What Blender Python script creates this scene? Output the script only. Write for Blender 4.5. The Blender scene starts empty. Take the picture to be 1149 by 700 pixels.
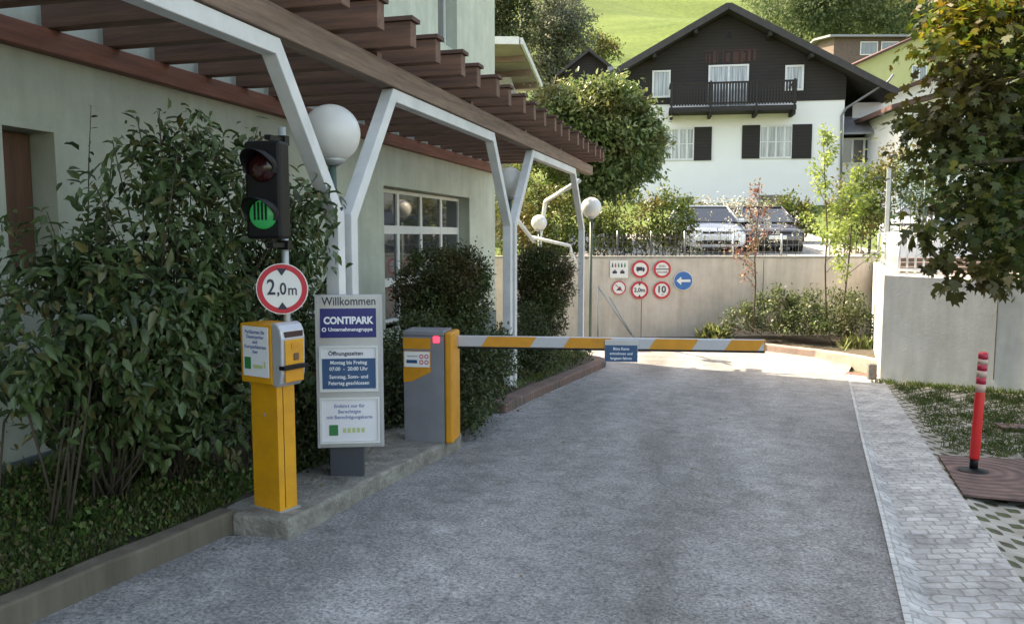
import bpy, math, random
import numpy as np
from mathutils import Matrix, Vector
R = math.radians
sc = bpy.context.scene
COL = sc.collection
rnd = random.Random(5)

# ------------------------------------------------------------------ camera
TH, PH, FPX = R(15.1), math.atan(85/900), 900.0
cd = bpy.data.cameras.new('camera'); cam = bpy.data.objects.new('camera', cd); COL.objects.link(cam)
cam.location = (0, 0, 1.7); cam.rotation_euler = (R(90)-PH, 0, TH)
cd.lens = 36*FPX/1149; cd.sensor_width = 36; cd.clip_end = 2000; cd.clip_start = .05
sc.camera = cam
CF = (-math.sin(TH)*math.cos(PH), math.cos(TH)*math.cos(PH), -math.sin(PH))
CR = (math.cos(TH), math.sin(TH), 0)
CU = (-math.sin(TH)*math.sin(PH), math.cos(TH)*math.sin(PH), math.cos(PH))
def ray(px, py):
    a, b = (px-574.5)/FPX, (350-py)/FPX
    return Vector([CF[i]+a*CR[i]+b*CU[i] for i in range(3)])
def at(px, py, d):
    r = ray(px, py); k = d/(-math.sin(TH)*r.x+math.cos(TH)*r.y)
    return Vector((0, 0, 1.7))+r*k
def dpt(x, y): return -math.sin(TH)*x+math.cos(TH)*y      # distance along the view heading
def wp(lat, d, z=0): return Vector((lat*math.cos(TH)-d*math.sin(TH), lat*math.sin(TH)+d*math.cos(TH), z))

# ------------------------------------------------------------------ materials
def mat(name, color, rough=.7, var=.12, scale=4., bump=.0, bscale=60., metal=0., spec=.5, emit=None, estr=0., color2=None, detail=6, coat=0.):
    m = bpy.data.materials.new(name); m.use_nodes = True
    nt = m.node_tree; b = nt.nodes['Principled BSDF']
    b.inputs['Roughness'].default_value = rough; b.inputs['Metallic'].default_value = metal
    b.inputs['Specular IOR Level'].default_value = spec
    if coat: b.inputs['Coat Weight'].default_value = coat
    tc = nt.nodes.new('ShaderNodeTexCoord')
    n = nt.nodes.new('ShaderNodeTexNoise'); n.inputs['Scale'].default_value = scale; n.inputs['Detail'].default_value = detail
    n.inputs['Roughness'].default_value = .62
    nt.links.new(tc.outputs['Object'], n.inputs['Vector'])
    r = nt.nodes.new('ShaderNodeValToRGB')
    c = Vector(color); c2 = Vector(color2) if color2 else c*(1-var)
    c1 = c if color2 else Vector([min(1, v*(1+var)) for v in c])
    r.color_ramp.elements[0].position = .3; r.color_ramp.elements[1].position = .7
    r.color_ramp.elements[0].color = (*c2, 1); r.color_ramp.elements[1].color = (*c1, 1)
    nt.links.new(n.outputs['Fac'], r.inputs['Fac']); nt.links.new(r.outputs['Color'], b.inputs['Base Color'])
    if bump:
        n2 = nt.nodes.new('ShaderNodeTexNoise'); n2.inputs['Scale'].default_value = bscale; n2.inputs['Detail'].default_value = 4
        nt.links.new(tc.outputs['Object'], n2.inputs['Vector'])
        bp = nt.nodes.new('ShaderNodeBump'); bp.inputs['Strength'].default_value = bump; bp.inputs['Distance'].default_value = .02
        nt.links.new(n2.outputs['Fac'], bp.inputs['Height']); nt.links.new(bp.outputs['Normal'], b.inputs['Normal'])
    if emit:
        b.inputs['Emission Color'].default_value = (*emit, 1); b.inputs['Emission Strength'].default_value = estr
    return m

def N(nt, typ, **kw):
    n = nt.nodes.new(typ)
    for k, v in kw.items():
        if k.startswith('i_'): n.inputs[k[2:].replace('_', ' ')].default_value = v
        else: setattr(n, k, v)
    return n

def leafmat(name, cols, trans=.35, rough=.45, big=None, bigscale=.8, spec=.35):
    """cols: leaf colours chosen per leaf; big: a second tint mixed in by large patches of the plant"""
    m = bpy.data.materials.new(name); m.use_nodes = True; nt = m.node_tree; L = nt.links.new
    b = nt.nodes['Principled BSDF']; b.inputs['Roughness'].default_value = rough; b.inputs['Specular IOR Level'].default_value = spec
    g = N(nt, 'ShaderNodeNewGeometry'); r = N(nt, 'ShaderNodeValToRGB')
    el = r.color_ramp.elements
    while len(el) < len(cols): el.new(.5)
    for i, c in enumerate(cols):
        el[i].position = i/(len(cols)-1); el[i].color = (*c, 1)
    L(g.outputs['Random Per Island'], r.inputs['Fac'])
    out = r.outputs['Color']
    if big:
        tc = N(nt, 'ShaderNodeTexCoord'); n = N(nt, 'ShaderNodeTexNoise', i_Scale=bigscale, i_Detail=3.)
        L(tc.outputs['Object'], n.inputs['Vector'])
        mr = N(nt, 'ShaderNodeMapRange'); mr.inputs['From Min'].default_value = .45; mr.inputs['From Max'].default_value = .68
        L(n.outputs['Fac'], mr.inputs['Value'])
        mx = N(nt, 'ShaderNodeMix', data_type='RGBA'); L(mr.outputs['Result'], mx.inputs[0]); L(out, mx.inputs[6]); mx.inputs[7].default_value = (*big, 1)
        out = mx.outputs[2]
    L(out, b.inputs['Base Color'])
    t = N(nt, 'ShaderNodeBsdfTranslucent'); L(out, t.inputs['Color'])
    ms = N(nt, 'ShaderNodeMixShader'); ms.inputs['Fac'].default_value = trans
    o = nt.nodes['Material Output']; L(b.outputs['BSDF'], ms.inputs[1]); L(t.outputs['BSDF'], ms.inputs[2]); L(ms.outputs['Shader'], o.inputs['Surface'])
    return m

def asphalt():
    m = bpy.data.materials.new('asphalt'); m.use_nodes = True; nt = m.node_tree; L = nt.links.new; b = nt.nodes['Principled BSDF']
    tc = N(nt, 'ShaderNodeTexCoord')
    fine = N(nt, 'ShaderNodeTexNoise', i_Scale=48., i_Detail=5., i_Roughness=.8)
    v = N(nt, 'ShaderNodeTexVoronoi', i_Scale=85.)
    bigN = N(nt, 'ShaderNodeTexNoise', i_Scale=.55, i_Detail=6., i_Roughness=.6)
    mp = N(nt, 'ShaderNodeMapping'); mp.inputs['Scale'].default_value = (1.6, .35, 1)
    L(tc.outputs['Object'], mp.inputs['Vector']); L(mp.outputs['Vector'], bigN.inputs['Vector'])
    for x in (fine, v): L(tc.outputs['Object'], x.inputs['Vector'])
    r1 = N(nt, 'ShaderNodeValToRGB'); e = r1.color_ramp.elements
    e[0].position = .36; e[0].color = (.10, .099, .097, 1); e[1].position = .66; e[1].color = (.45, .445, .438, 1)
    L(fine.outputs['Fac'], r1.inputs['Fac'])
    r2 = N(nt, 'ShaderNodeValToRGB'); e = r2.color_ramp.elements
    e[0].position = .32; e[0].color = (.60, .59, .57, 1); e[1].position = .64; e[1].color = (1.12, 1.12, 1.12, 1)
    L(bigN.outputs['Fac'], r2.inputs['Fac'])
    mx = N(nt, 'ShaderNodeMix', data_type='RGBA', blend_type='MULTIPLY'); mx.inputs[0].default_value = 1
    L(r1.outputs['Color'], mx.inputs[6]); L(r2.outputs['Color'], mx.inputs[7])
    # mottled wear, tar patches and two polished wheel tracks
    md_ = N(nt, 'ShaderNodeTexNoise', i_Scale=4.5, i_Detail=9., i_Roughness=.72); L(tc.outputs['Object'], md_.inputs['Vector'])
    mm = N(nt, 'ShaderNodeMapRange'); mm.inputs['From Min'].default_value = .34; mm.inputs['From Max'].default_value = .66; mm.inputs['To Min'].default_value = .70; mm.inputs['To Max'].default_value = 1.22; L(md_.outputs['Fac'], mm.inputs['Value'])
    sx_ = N(nt, 'ShaderNodeSeparateXYZ'); L(tc.outputs['Object'], sx_.inputs['Vector'])
    ax = N(nt, 'ShaderNodeMath', operation='MULTIPLY_ADD'); L(sx_.outputs['Y'], ax.inputs[0]); ax.inputs[1].default_value = -.06; L(sx_.outputs['X'], ax.inputs[2])
    wn = N(nt, 'ShaderNodeMath', operation='MULTIPLY_ADD'); L(bigN.outputs['Fac'], wn.inputs[0]); wn.inputs[1].default_value = .9; L(ax.outputs[0], wn.inputs[2])
    sn = N(nt, 'ShaderNodeMath', operation='SINE'); fq = N(nt, 'ShaderNodeMath', operation='MULTIPLY'); fq.inputs[1].default_value = 3.9; L(wn.outputs[0], fq.inputs[0]); L(fq.outputs[0], sn.inputs[0])
    tr = N(nt, 'ShaderNodeMath', operation='MULTIPLY_ADD'); L(sn.outputs[0], tr.inputs[0]); tr.inputs[1].default_value = .10; tr.inputs[2].default_value = .97
    tm = N(nt, 'ShaderNodeMath', operation='MULTIPLY'); L(tr.outputs[0], tm.inputs[0]); L(mm.outputs['Result'], tm.inputs[1])
    mq = N(nt, 'ShaderNodeMix', data_type='RGBA', blend_type='MULTIPLY'); mq.inputs[0].default_value = 1; L(mx.outputs[2], mq.inputs[6]); L(tm.outputs[0], mq.inputs[7]); mx = mq
    # pale stone chips
    vc = N(nt, 'ShaderNodeMapRange'); vc.inputs['From Min'].default_value = .12; vc.inputs['From Max'].default_value = .0
    L(v.outputs['Distance'], vc.inputs['Value'])
    sp = N(nt, 'ShaderNodeMath', operation='MULTIPLY'); L(vc.outputs['Result'], sp.inputs[0])
    sepc = N(nt, 'ShaderNodeSeparateColor'); L(v.outputs['Color'], sepc.inputs['Color'])
    gt = N(nt, 'ShaderNodeMath', operation='GREATER_THAN'); gt.inputs[1].default_value = .6; L(sepc.outputs[0], gt.inputs[0]); L(gt.outputs[0], sp.inputs[1])
    m2 = N(nt, 'ShaderNodeMix', data_type='RGBA'); L(sp.outputs[0], m2.inputs[0]); L(mx.outputs[2], m2.inputs[6]); m2.inputs[7].default_value = (.62, .62, .61, 1)
    # cracks
    cn = N(nt, 'ShaderNodeTexNoise', i_Scale=1.4, i_Detail=4.); L(tc.outputs['Object'], cn.inputs['Vector'])
    ca = N(nt, 'ShaderNodeMix', data_type='VECTOR'); ca.inputs[0].default_value = .28; L(tc.outputs['Object'], ca.inputs[4]); L(cn.outputs['Color'], ca.inputs[5])
    cv = N(nt, 'ShaderNodeTexVoronoi', feature='DISTANCE_TO_EDGE', i_Scale=.75); L(ca.outputs[1], cv.inputs['Vector'])
    cl = N(nt, 'ShaderNodeMath', operation='LESS_THAN'); cl.inputs[1].default_value = .0045; L(cv.outputs['Distance'], cl.inputs[0])
    cm = N(nt, 'ShaderNodeMath', operation='MULTIPLY'); cm.inputs[1].default_value = .22; L(cl.outputs[0], cm.inputs[0])
    m3 = N(nt, 'ShaderNodeMix', data_type='RGBA'); L(cm.outputs[0], m3.inputs[0]); L(m2.outputs[2], m3.inputs[6]); m3.inputs[7].default_value = (.05, .05, .05, 1)
    L(m3.outputs[2], b.inputs['Base Color']); b.inputs['Roughness'].default_value = .85
    bp = N(nt, 'ShaderNodeBump'); bp.inputs['Strength'].default_value = .6; bp.inputs['Distance'].default_value = .01
    L(fine.outputs['Fac'], bp.inputs['Height']); L(bp.outputs['Normal'], b.inputs['Normal'])
    return m

def brickmat(name, c1, c2, mortar, sx, sy, bw=.5, rh=.25, msize=.02, rot=0., rough=.8, noise=.3, offset=.5, distort=.0):
    m = bpy.data.materials.new(name); m.use_nodes = True; nt = m.node_tree; L = nt.links.new; b = nt.nodes['Principled BSDF']
    tc = N(nt, 'ShaderNodeTexCoord'); mp = N(nt, 'ShaderNodeMapping'); mp.inputs['Scale'].default_value = (sx, sy, 1); mp.inputs['Rotation'].default_value = (0, 0, rot)
    src = tc.outputs['Object']
    if distort:
        dn = N(nt, 'ShaderNodeTexNoise', i_Scale=6.); L(src, dn.inputs['Vector'])
        ad = N(nt, 'ShaderNodeMix', data_type='VECTOR'); ad.inputs[0].default_value = distort; L(src, ad.inputs[4]); L(dn.outputs['Color'], ad.inputs[5]); src = ad.outputs[1]
    L(src, mp.inputs['Vector'])
    br = N(nt, 'ShaderNodeTexBrick', offset=offset); br.inputs['Color1'].default_value = (*c1, 1); br.inputs['Color2'].default_value = (*c2, 1); br.inputs['Mortar'].default_value = (*mortar, 1)
    br.inputs['Scale'].default_value = 1; br.inputs['Mortar Size'].default_value = msize; br.inputs['Mortar Smooth'].default_value = .4
    br.inputs['Brick Width'].default_value = bw; br.inputs['Row Height'].default_value = rh; L(mp.outputs['Vector'], br.inputs['Vector'])
    n = N(nt, 'ShaderNodeTexNoise', i_Scale=3.5, i_Detail=8., i_Roughness=.7); L(tc.outputs['Object'], n.inputs['Vector'])
    mr = N(nt, 'ShaderNodeMapRange'); mr.inputs['From Min'].default_value = .3; mr.inputs['From Max'].default_value = .7; mr.inputs['To Min'].default_value = 1-noise; mr.inputs['To Max'].default_value = 1+noise*.5
    L(n.outputs['Fac'], mr.inputs['Value'])
    mx = N(nt, 'ShaderNodeMix', data_type='RGBA', blend_type='MULTIPLY'); mx.inputs[0].default_value = 1; L(br.outputs['Color'], mx.inputs[6]); L(mr.outputs['Result'], mx.inputs[7])
    L(mx.outputs[2], b.inputs['Base Color']); b.inputs['Roughness'].default_value = rough
    sub = N(nt, 'ShaderNodeMath', operation='SUBTRACT'); L(n.outputs['Fac'], sub.inputs[0]); L(br.outputs['Fac'], sub.inputs[1])
    bp = N(nt, 'ShaderNodeBump'); bp.inputs['Strength'].default_value = .5; bp.inputs['Distance'].default_value = .012
    L(sub.outputs[0], bp.inputs['Height']); L(bp.outputs['Normal'], b.inputs['Normal'])
    return m

def concretemat(name, c, dark=.55, streak=True, panel=None, tint=(1, 1, 1)):
    """board cast concrete with vertical rain streaks and a few blotches"""
    m = bpy.data.materials.new(name); m.use_nodes = True; nt = m.node_tree; L = nt.links.new; b = nt.nodes['Principled BSDF']
    tc = N(nt, 'ShaderNodeTexCoord')
    mp = N(nt, 'ShaderNodeMapping'); mp.inputs['Scale'].default_value = (2.2, 2.2, .22); L(tc.outputs['Object'], mp.inputs['Vector'])
    s = N(nt, 'ShaderNodeTexNoise', i_Scale=2.2, i_Detail=7., i_Roughness=.65); L(mp.outputs['Vector'], s.inputs['Vector'])
    n = N(nt, 'ShaderNodeTexNoise', i_Scale=1.6, i_Detail=9., i_Roughness=.7); L(tc.outputs['Object'], n.inputs['Vector'])
    r = N(nt, 'ShaderNodeValToRGB'); e = r.color_ramp.elements; e[0].position = .33; e[1].position = .62
    e[0].color = (c[0]*dark*1.02, c[1]*dark, c[2]*dark*.96, 1); e[1].color = (*c, 1); L(s.outputs['Fac'], r.inputs['Fac'])
    r2 = N(nt, 'ShaderNodeValToRGB'); e = r2.color_ramp.elements; e[0].position = .3; e[1].position = .7
    e[0].color = (.78*tint[0], .78*tint[1], .78*tint[2], 1); e[1].color = (1.08, 1.08, 1.08, 1); L(n.outputs['Fac'], r2.inputs['Fac'])
    mx = N(nt, 'ShaderNodeMix', data_type='RGBA', blend_type='MULTIPLY'); mx.inputs[0].default_value = 1; L(r.outputs['Color'], mx.inputs[6]); L(r2.outputs['Color'], mx.inputs[7])
    out = mx.outputs[2]
    L(out, b.inputs['Base Color']); b.inputs['Roughness'].default_value = .85
    n2 = N(nt, 'ShaderNodeTexNoise', i_Scale=30., i_Detail=6.); L(tc.outputs['Object'], n2.inputs['Vector'])
    bp = N(nt, 'ShaderNodeBump'); bp.inputs['Strength'].default_value = .22; bp.inputs['Distance'].default_value = .008
    L(n2.outputs['Fac'], bp.inputs['Height']); L(bp.outputs['Normal'], b.inputs['Normal'])
    return m

def woodmat(name, c, c2, axis=0, rough=.7, gap=None):
    m = bpy.data.materials.new(name); m.use_nodes = True; nt = m.node_tree; L = nt.links.new; b = nt.nodes['Principled BSDF']
    tc = N(nt, 'ShaderNodeTexCoord'); mp = N(nt, 'ShaderNodeMapping')
    s = [14, 14, 14]; s[axis] = .9; mp.inputs['Scale'].default_value = s; L(tc.outputs['Object'], mp.inputs['Vector'])
    n = N(nt, 'ShaderNodeTexNoise', i_Scale=1.5, i_Detail=6., i_Roughness=.7); L(mp.outputs['Vector'], n.inputs['Vector'])
    r = N(nt, 'ShaderNodeValToRGB'); e = r.color_ramp.elements; e[0].position = .3; e[1].position = .72; e[0].color = (*c2, 1); e[1].color = (*c, 1)
    L(n.outputs['Fac'], r.inputs['Fac']); out = r.outputs['Color']
    if gap:   # board joints every gap metres in z
        sx = N(nt, 'ShaderNodeSeparateXYZ'); L(tc.outputs['Object'], sx.inputs['Vector'])
        md = N(nt, 'ShaderNodeMath', operation='FRACT'); dv = N(nt, 'ShaderNodeMath', operation='DIVIDE'); dv.inputs[1].default_value = gap
        L(sx.outputs['Z'], dv.inputs[0]); L(dv.outputs[0], md.inputs[0])
        lt = N(nt, 'ShaderNodeMath', operation='LESS_THAN'); lt.inputs[1].default_value = .12; L(md.outputs[0], lt.inputs[0])
        mx = N(nt, 'ShaderNodeMix', data_type='RGBA'); L(lt.outputs[0], mx.inputs[0]); L(out, mx.inputs[6]); mx.inputs[7].default_value = (c2[0]*.3, c2[1]*.3, c2[2]*.3, 1); out = mx.outputs[2]
    L(out, b.inputs['Base Color']); b.inputs['Roughness'].default_value = rough
    bp = N(nt, 'ShaderNodeBump'); bp.inputs['Strength'].default_value = .4; bp.inputs['Distance'].default_value = .01
    L(n.outputs['Fac'], bp.inputs['Height']); L(bp.outputs['Normal'], b.inputs['Normal'])
    return m

def pavermat(name):
    """concrete lattice pavers, diamond holes filled with earth and grass"""
    m = bpy.data.materials.new(name); m.use_nodes = True; nt = m.node_tree; L = nt.links.new; b = nt.nodes['Principled BSDF']
    tc = N(nt, 'ShaderNodeTexCoord'); sx = N(nt, 'ShaderNodeSeparateXYZ')
    dn = N(nt, 'ShaderNodeTexNoise', i_Scale=9.); L(tc.outputs['Object'], dn.inputs['Vector'])
    ad = N(nt, 'ShaderNodeMix', data_type='VECTOR'); ad.inputs[0].default_value = .03; L(tc.outputs['Object'], ad.inputs[4]); L(dn.outputs['Color'], ad.inputs[5])
    L(ad.outputs[1], sx.inputs['Vector'])
    def mth(op, a, v=None, c=None):
        n = N(nt, 'ShaderNodeMath', operation=op)
        L(a, n.inputs[0])
        if v is not None:
            if isinstance(v, (int, float)): n.inputs[1].default_value = v
            else: L(v, n.inputs[1])
        return n.outputs[0]
    a = mth('SINE', mth('MULTIPLY', sx.outputs['X'], math.pi/.105)); c = mth('SINE', mth('MULTIPLY', sx.outputs['Y'], math.pi/.135))
    p = mth('MULTIPLY', a, c)                       # checker of soft diamonds
    gN = N(nt, 'ShaderNodeTexNoise', i_Scale=18., i_Detail=5.); L(tc.outputs['Object'], gN.inputs['Vector'])
    h = mth('ADD', p, mth('MULTIPLY', gN.outputs['Fac'], .35))
    mr = N(nt, 'ShaderNodeMapRange'); mr.inputs['From Min'].default_value = .36; mr.inputs['From Max'].default_value = .46; L(h, mr.inputs['Value'])
    gr = N(nt, 'ShaderNodeValToRGB'); e = gr.color_ramp.elements; e[0].position = .35; e[1].position = .65; e[0].color = (.045, .035, .025, 1); e[1].color = (.06, .085, .03, 1); L(gN.outputs['Fac'], gr.inputs['Fac'])
    cn = N(nt, 'ShaderNodeTexNoise', i_Scale=5., i_Detail=8.); L(tc.outputs['Object'], cn.inputs['Vector'])
    cr = N(nt, 'ShaderNodeValToRGB'); e = cr.color_ramp.elements; e[0].position = .3; e[1].position = .7; e[0].color = (.20, .19, .16, 1); e[1].color = (.36, .35, .32, 1); L(cn.outputs['Fac'], cr.inputs['Fac'])
    mx = N(nt, 'ShaderNodeMix', data_type='RGBA'); L(mr.outputs['Result'], mx.inputs[0]); L(cr.outputs['Color'], mx.inputs[6]); L(gr.outputs['Color'], mx.inputs[7])
    L(mx.outputs[2], b.inputs['Base Color']); b.inputs['Roughness'].default_value = .9
    inv = mth('MULTIPLY', mr.outputs['Result'], -1.)
    bp = N(nt, 'ShaderNodeBump'); bp.inputs['Strength'].default_value = .9; bp.inputs['Distance'].default_value = .03
    L(inv, bp.inputs['Height']); L(bp.outputs['Normal'], b.inputs['Normal'])
    return m

def glassmat(name, base=(.03, .035, .04), rough=.04, curtain=None):
    m = bpy.data.materials.new(name); m.use_nodes = True; nt = m.node_tree; L = nt.links.new; b = nt.nodes['Principled BSDF']
    b.inputs['Roughness'].default_value = rough; b.inputs['Specular IOR Level'].default_value = .9; b.inputs['Base Color'].default_value = (*base, 1)
    if curtain:
        tc = N(nt, 'ShaderNodeTexCoord'); mp = N(nt, 'ShaderNodeMapping'); mp.inputs['Scale'].default_value = (16, 16, .6); L(tc.outputs['Object'], mp.inputs['Vector'])
        n = N(nt, 'ShaderNodeTexNoise', i_Scale=1., i_Detail=2.); L(mp.outputs['Vector'], n.inputs['Vector'])
        r = N(nt, 'ShaderNodeValToRGB'); e = r.color_ramp.elements; e[0].position = .3; e[1].position = .65; e[0].color = (*base, 1); e[1].color = (*curtain, 1)
        L(n.outputs['Fac'], r.inputs['Fac']); L(r.outputs['Color'], b.inputs['Base Color'])
    return m

M = dict(
    stucco=concretemat('green_stucco', (.46, .51, .435), .88),
    plinth=mat('plinth_render', (.12, .15, .15), .9, .1, 3, .3),
    white=mat('white_paint', (.62, .63, .63), .45, .08, 5, .06, 30),
    frame=mat('window_frame_white', (.60, .62, .60), .5, .05),
    steelwhite=mat('frame_white_paint', (.66, .67, .67), .5, .10, 3., .1, 40, color2=(.50, .52, .52)),
    rafter=woodmat('rafter_wood', (.20, .098, .062), (.065, .034, .025), 0),
    cap=mat('cap_board', (.085, .045, .034), .8, .2),
    beam=woodmat('weathered_beam', (.26, .175, .13), (.09, .058, .043), 1),
    redbeam=woodmat('red_beam', (.25, .095, .06), (.10, .042, .03), 1),
    brownwood=woodmat('shutter_wood', (.17, .085, .05), (.09, .045, .028), 2),
    asphalt=asphalt(),
    cobble=brickmat('cobble_setts', (.46, .465, .455), (.36, .365, .36), (.29, .285, .27), 1, 1, .095, .09, .008, R(-4), .9, .5, .5, .09),
    kerb=concretemat('kerb_stone', (.135, .115, .085), .55),
    island=mat('island_concrete', (.27, .26, .225), .95, .3, 7., .9, 35, color2=(.115, .105, .085), detail=10),
    brickkerb=brickmat('brick_kerb', (.20, .11, .085), (.13, .085, .07), (.08, .075, .065), 1, 1, .22, .09, .012, 0, .9, .4),
    soil=mat('soil', (.075, .06, .04), 1., .3, 9., .8, 40, color2=(.03, .028, .02)),
    ground=mat('ground_earth', (.10, .11, .05), 1., .3, .6, .3, 20, color2=(.05, .06, .03)),
    conc_far=concretemat('wall_concrete_far', (.62, .555, .49), .78),
    conc_near=concretemat('wall_concrete_near', (.60, .60, .585), .80),
    coping=mat('coping', (.3, .29, .26), .9, .2, 8., .3),
    pavers=pavermat('lattice_pavers'),
    rust=None,
    yellow=mat('yellow_paint', (.66, .30, .010), .42, .08, 7., .05, 30, coat=.1, color2=(.50, .22, .014), detail=12),
    orange=mat('orange_foil', (.62, .26, .012), .45, .08, 7., .03, color2=(.48, .20, .015), detail=12),
    grey=mat('grey_paint', (.19, .195, .215), .55, .08, 5., .05, 40, color2=(.145, .15, .165), detail=12),
    silver=mat('silver_paint', (.42, .43, .46), .35, .06, metal=.3),
    dark=mat('anthracite', (.035, .040, .052), .5, .1),
    black=mat('black_plastic', (.006, .006, .007), .5, .2, spec=.25),
    alu=mat('aluminium', (.45, .46, .47), .35, .06, 6., metal=.6),
    galv=mat('galvanised', (.36, .38, .38), .45, .12, 8., metal=.4),
    paper=mat('notice_paper', (.66, .67, .70), .3, .04, 5.),
    navy=mat('navy_foil', (.010, .017, .14), .35, .06),
    steelblue=mat('blue_foil', (.02, .075, .17), .35, .06),
    blue=mat('sign_blue', (.01, .13, .40), .4, .05),
    signred=mat('sign_red', (.52, .02, .04), .4, .08),
    signwhite=mat('sign_white', (.72, .72, .70), .45, .04),
    textdark=mat('text_dark', (.03, .035, .06), .6, .05),
    textblue=mat('text_blue', (.12, .16, .33), .6, .05),
    textwhite=mat('text_white', (.72, .74, .76), .5, .03),
    green=mat('logo_green', (.01, .17, .05), .5, .05),
    palegreen=mat('logo_pale', (.42, .50, .22), .5, .05),
    poleG=mat('lamp_pole_green', (.06, .10, .085), .5, .1),
    globe=None,
    redplastic=mat('red_plastic', (.58, .018, .02), .4, .12, 6., .02, 30),
    redband=mat('red_band', (.36, .012, .04), .4, .05),
    paleband=mat('pale_band', (.42, .30, .25), .4, .1),
    ledgreen=mat('led_green', (.0, .13, .045), .3, .0, emit=(.02, .75, .25), estr=.03),
    ledoff=mat('lens_off', (.03, .006, .006), .12, .1),
    redlamp=mat('red_lamp', (.7, .05, .08), .3, .02, emit=(1, .05, .12), estr=.45),
    hwhite=mat('house_plaster', (.76, .76, .76), .9, .02, 1., .2, 60),
    hwood=woodmat('house_dark_boards', (.028, .022, .02), (.012, .010, .010), 0, .8, .16),
    hroof=mat('dark_tiles', (.035, .032, .033), .75, .25, 3., .5, 14),
    brownroof=mat('red_brown_tiles', (.085, .04, .035), .8, .25, 2., .5, 12),
    greyroof=mat('grey_sheet_roof', (.22, .23, .25), .5, .1, 1.),
    yellowwall=mat('yellow_render', (.45, .45, .22), .9, .08, 1.),
    beige=mat('soffit_beige', (.27, .25, .215), .8, .15, 1.),
    oldred=mat('faded_red_carving', (.06, .026, .022), .8, .2),
    curtain=glassmat('curtain_glass', (.08, .09, .10), .12, (.38, .41, .43)),
    glass=glassmat('window_glass'),
    glassl=glassmat('window_glass_pale', (.07, .08, .085), .05, (.16, .17, .16)),
    carwhite=mat('car_white', (.72, .74, .78), .2, .03, coat=.6),
    carsilver=mat('car_silver', (.30, .34, .42), .25, .03, coat=.6),
    cardark=mat('car_dark', (.035, .035, .045), .22, .05, coat=.6),
    tyre=mat('tyre', (.015, .015, .015), .8, .1),
    bark=mat('bark', (.10, .075, .05), .95, .3, 12., .8, 30, color2=(.05, .04, .03)),
    twig=mat('twig', (.055, .042, .028), .9, .2, 12.),
    stone=mat('block_stone', (.13, .125, .12), .95, .25, 9., .8, 30),
    pinkkerb=mat('pink_kerb', (.36, .26, .22), .9, .25, 5., .4, 30, color2=(.24, .19, .17)),
    logs=woodmat('log_steps', (.22, .15, .11), (.10, .065, .05), 0),
    grass=leafmat('grass_blades', [(.035, .06, .015), (.06, .11, .02), (.09, .14, .03), (.13, .13, .05)], .3, .6),
    drygrass=leafmat('dry_tufts', [(.12, .17, .05), (.2, .24, .09), (.28, .27, .14)], .3, .6),
    cover=leafmat('ground_cover_leaf', [(.03, .07, .015), (.06, .13, .025), (.09, .17, .035), (.14, .12, .045), (.07, .055, .025)], .3, .5, big=(.06, .05, .025), bigscale=2.5),
    litter=leafmat('fallen_leaf', [(.12, .08, .04), (.2, .14, .06), (.08, .06, .04)], .1, .7),
    shrub=leafmat('dogwood_leaf', [(.018, .032, .012), (.030, .055, .020), (.045, .082, .028), (.065, .11, .035), (.085, .13, .04), (.05, .075, .03), (.16, .13, .04)], .25, .42, big=(.075, .125, .035), bigscale=1.1, spec=.5),
    hedge=leafmat('hedge_leaf', [(.028, .042, .014), (.05, .075, .022), (.075, .11, .032), (.11, .13, .04)], .35, .5, big=(.085, .05, .022), bigscale=1.6),
    lowshrub=leafmat('low_shrub_leaf', [(.022, .036, .014), (.04, .06, .02), (.06, .085, .027), (.09, .10, .035)], .3, .5),
    box_=leafmat('box_leaf', [(.035, .055, .022), (.06, .095, .032), (.095, .14, .045), (.13, .18, .06)], .35, .45, big=(.10, .11, .05), bigscale=1.5),
    maple=leafmat('maple_leaf', [(.022, .042, .012), (.04, .072, .016), (.06, .10, .022), (.10, .135, .03), (.14, .15, .03)], .42, .45, big=(.085, .062, .02), bigscale=.6),
    mapletop=leafmat('maple_leaf_turning', [(.06, .10, .015), (.13, .17, .02), (.24, .22, .02), (.20, .12, .02)], .45, .45),
    ball=leafmat('ball_tree_leaf', [(.04, .075, .022), (.08, .135, .035), (.13, .19, .055), (.24, .29, .12), (.10, .16, .045)], .4, .4, big=(.17, .16, .06), bigscale=.9, spec=.5),
    vine=leafmat('vine_leaf', [(.03, .06, .015), (.07, .12, .025), (.12, .17, .03), (.18, .19, .04)], .4, .5, big=(.14, .08, .03), bigscale=.9),
    young=leafmat('young_leaf', [(.16, .24, .05), (.24, .32, .07), (.32, .38, .10)], .5, .5),
    pink=leafmat('pink_leaf', [(.18, .06, .06), (.28, .12, .10), (.22, .16, .10), (.12, .12, .05)], .4, .5),
    greytree=leafmat('grey_green_leaf', [(.11, .13, .085), (.16, .18, .12), (.21, .23, .16)], .45, .6),
    wood1=leafmat('wood_leaf', [(.05, .08, .035), (.08, .12, .05), (.12, .16, .07)], .4, .7, big=(.15, .19, .07), bigscale=.08),
    flower=leafmat('white_blossom', [(.55, .56, .55), (.4, .42, .36), (.12, .16, .07), (.5, .45, .42)], .3, .6),
)

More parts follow.
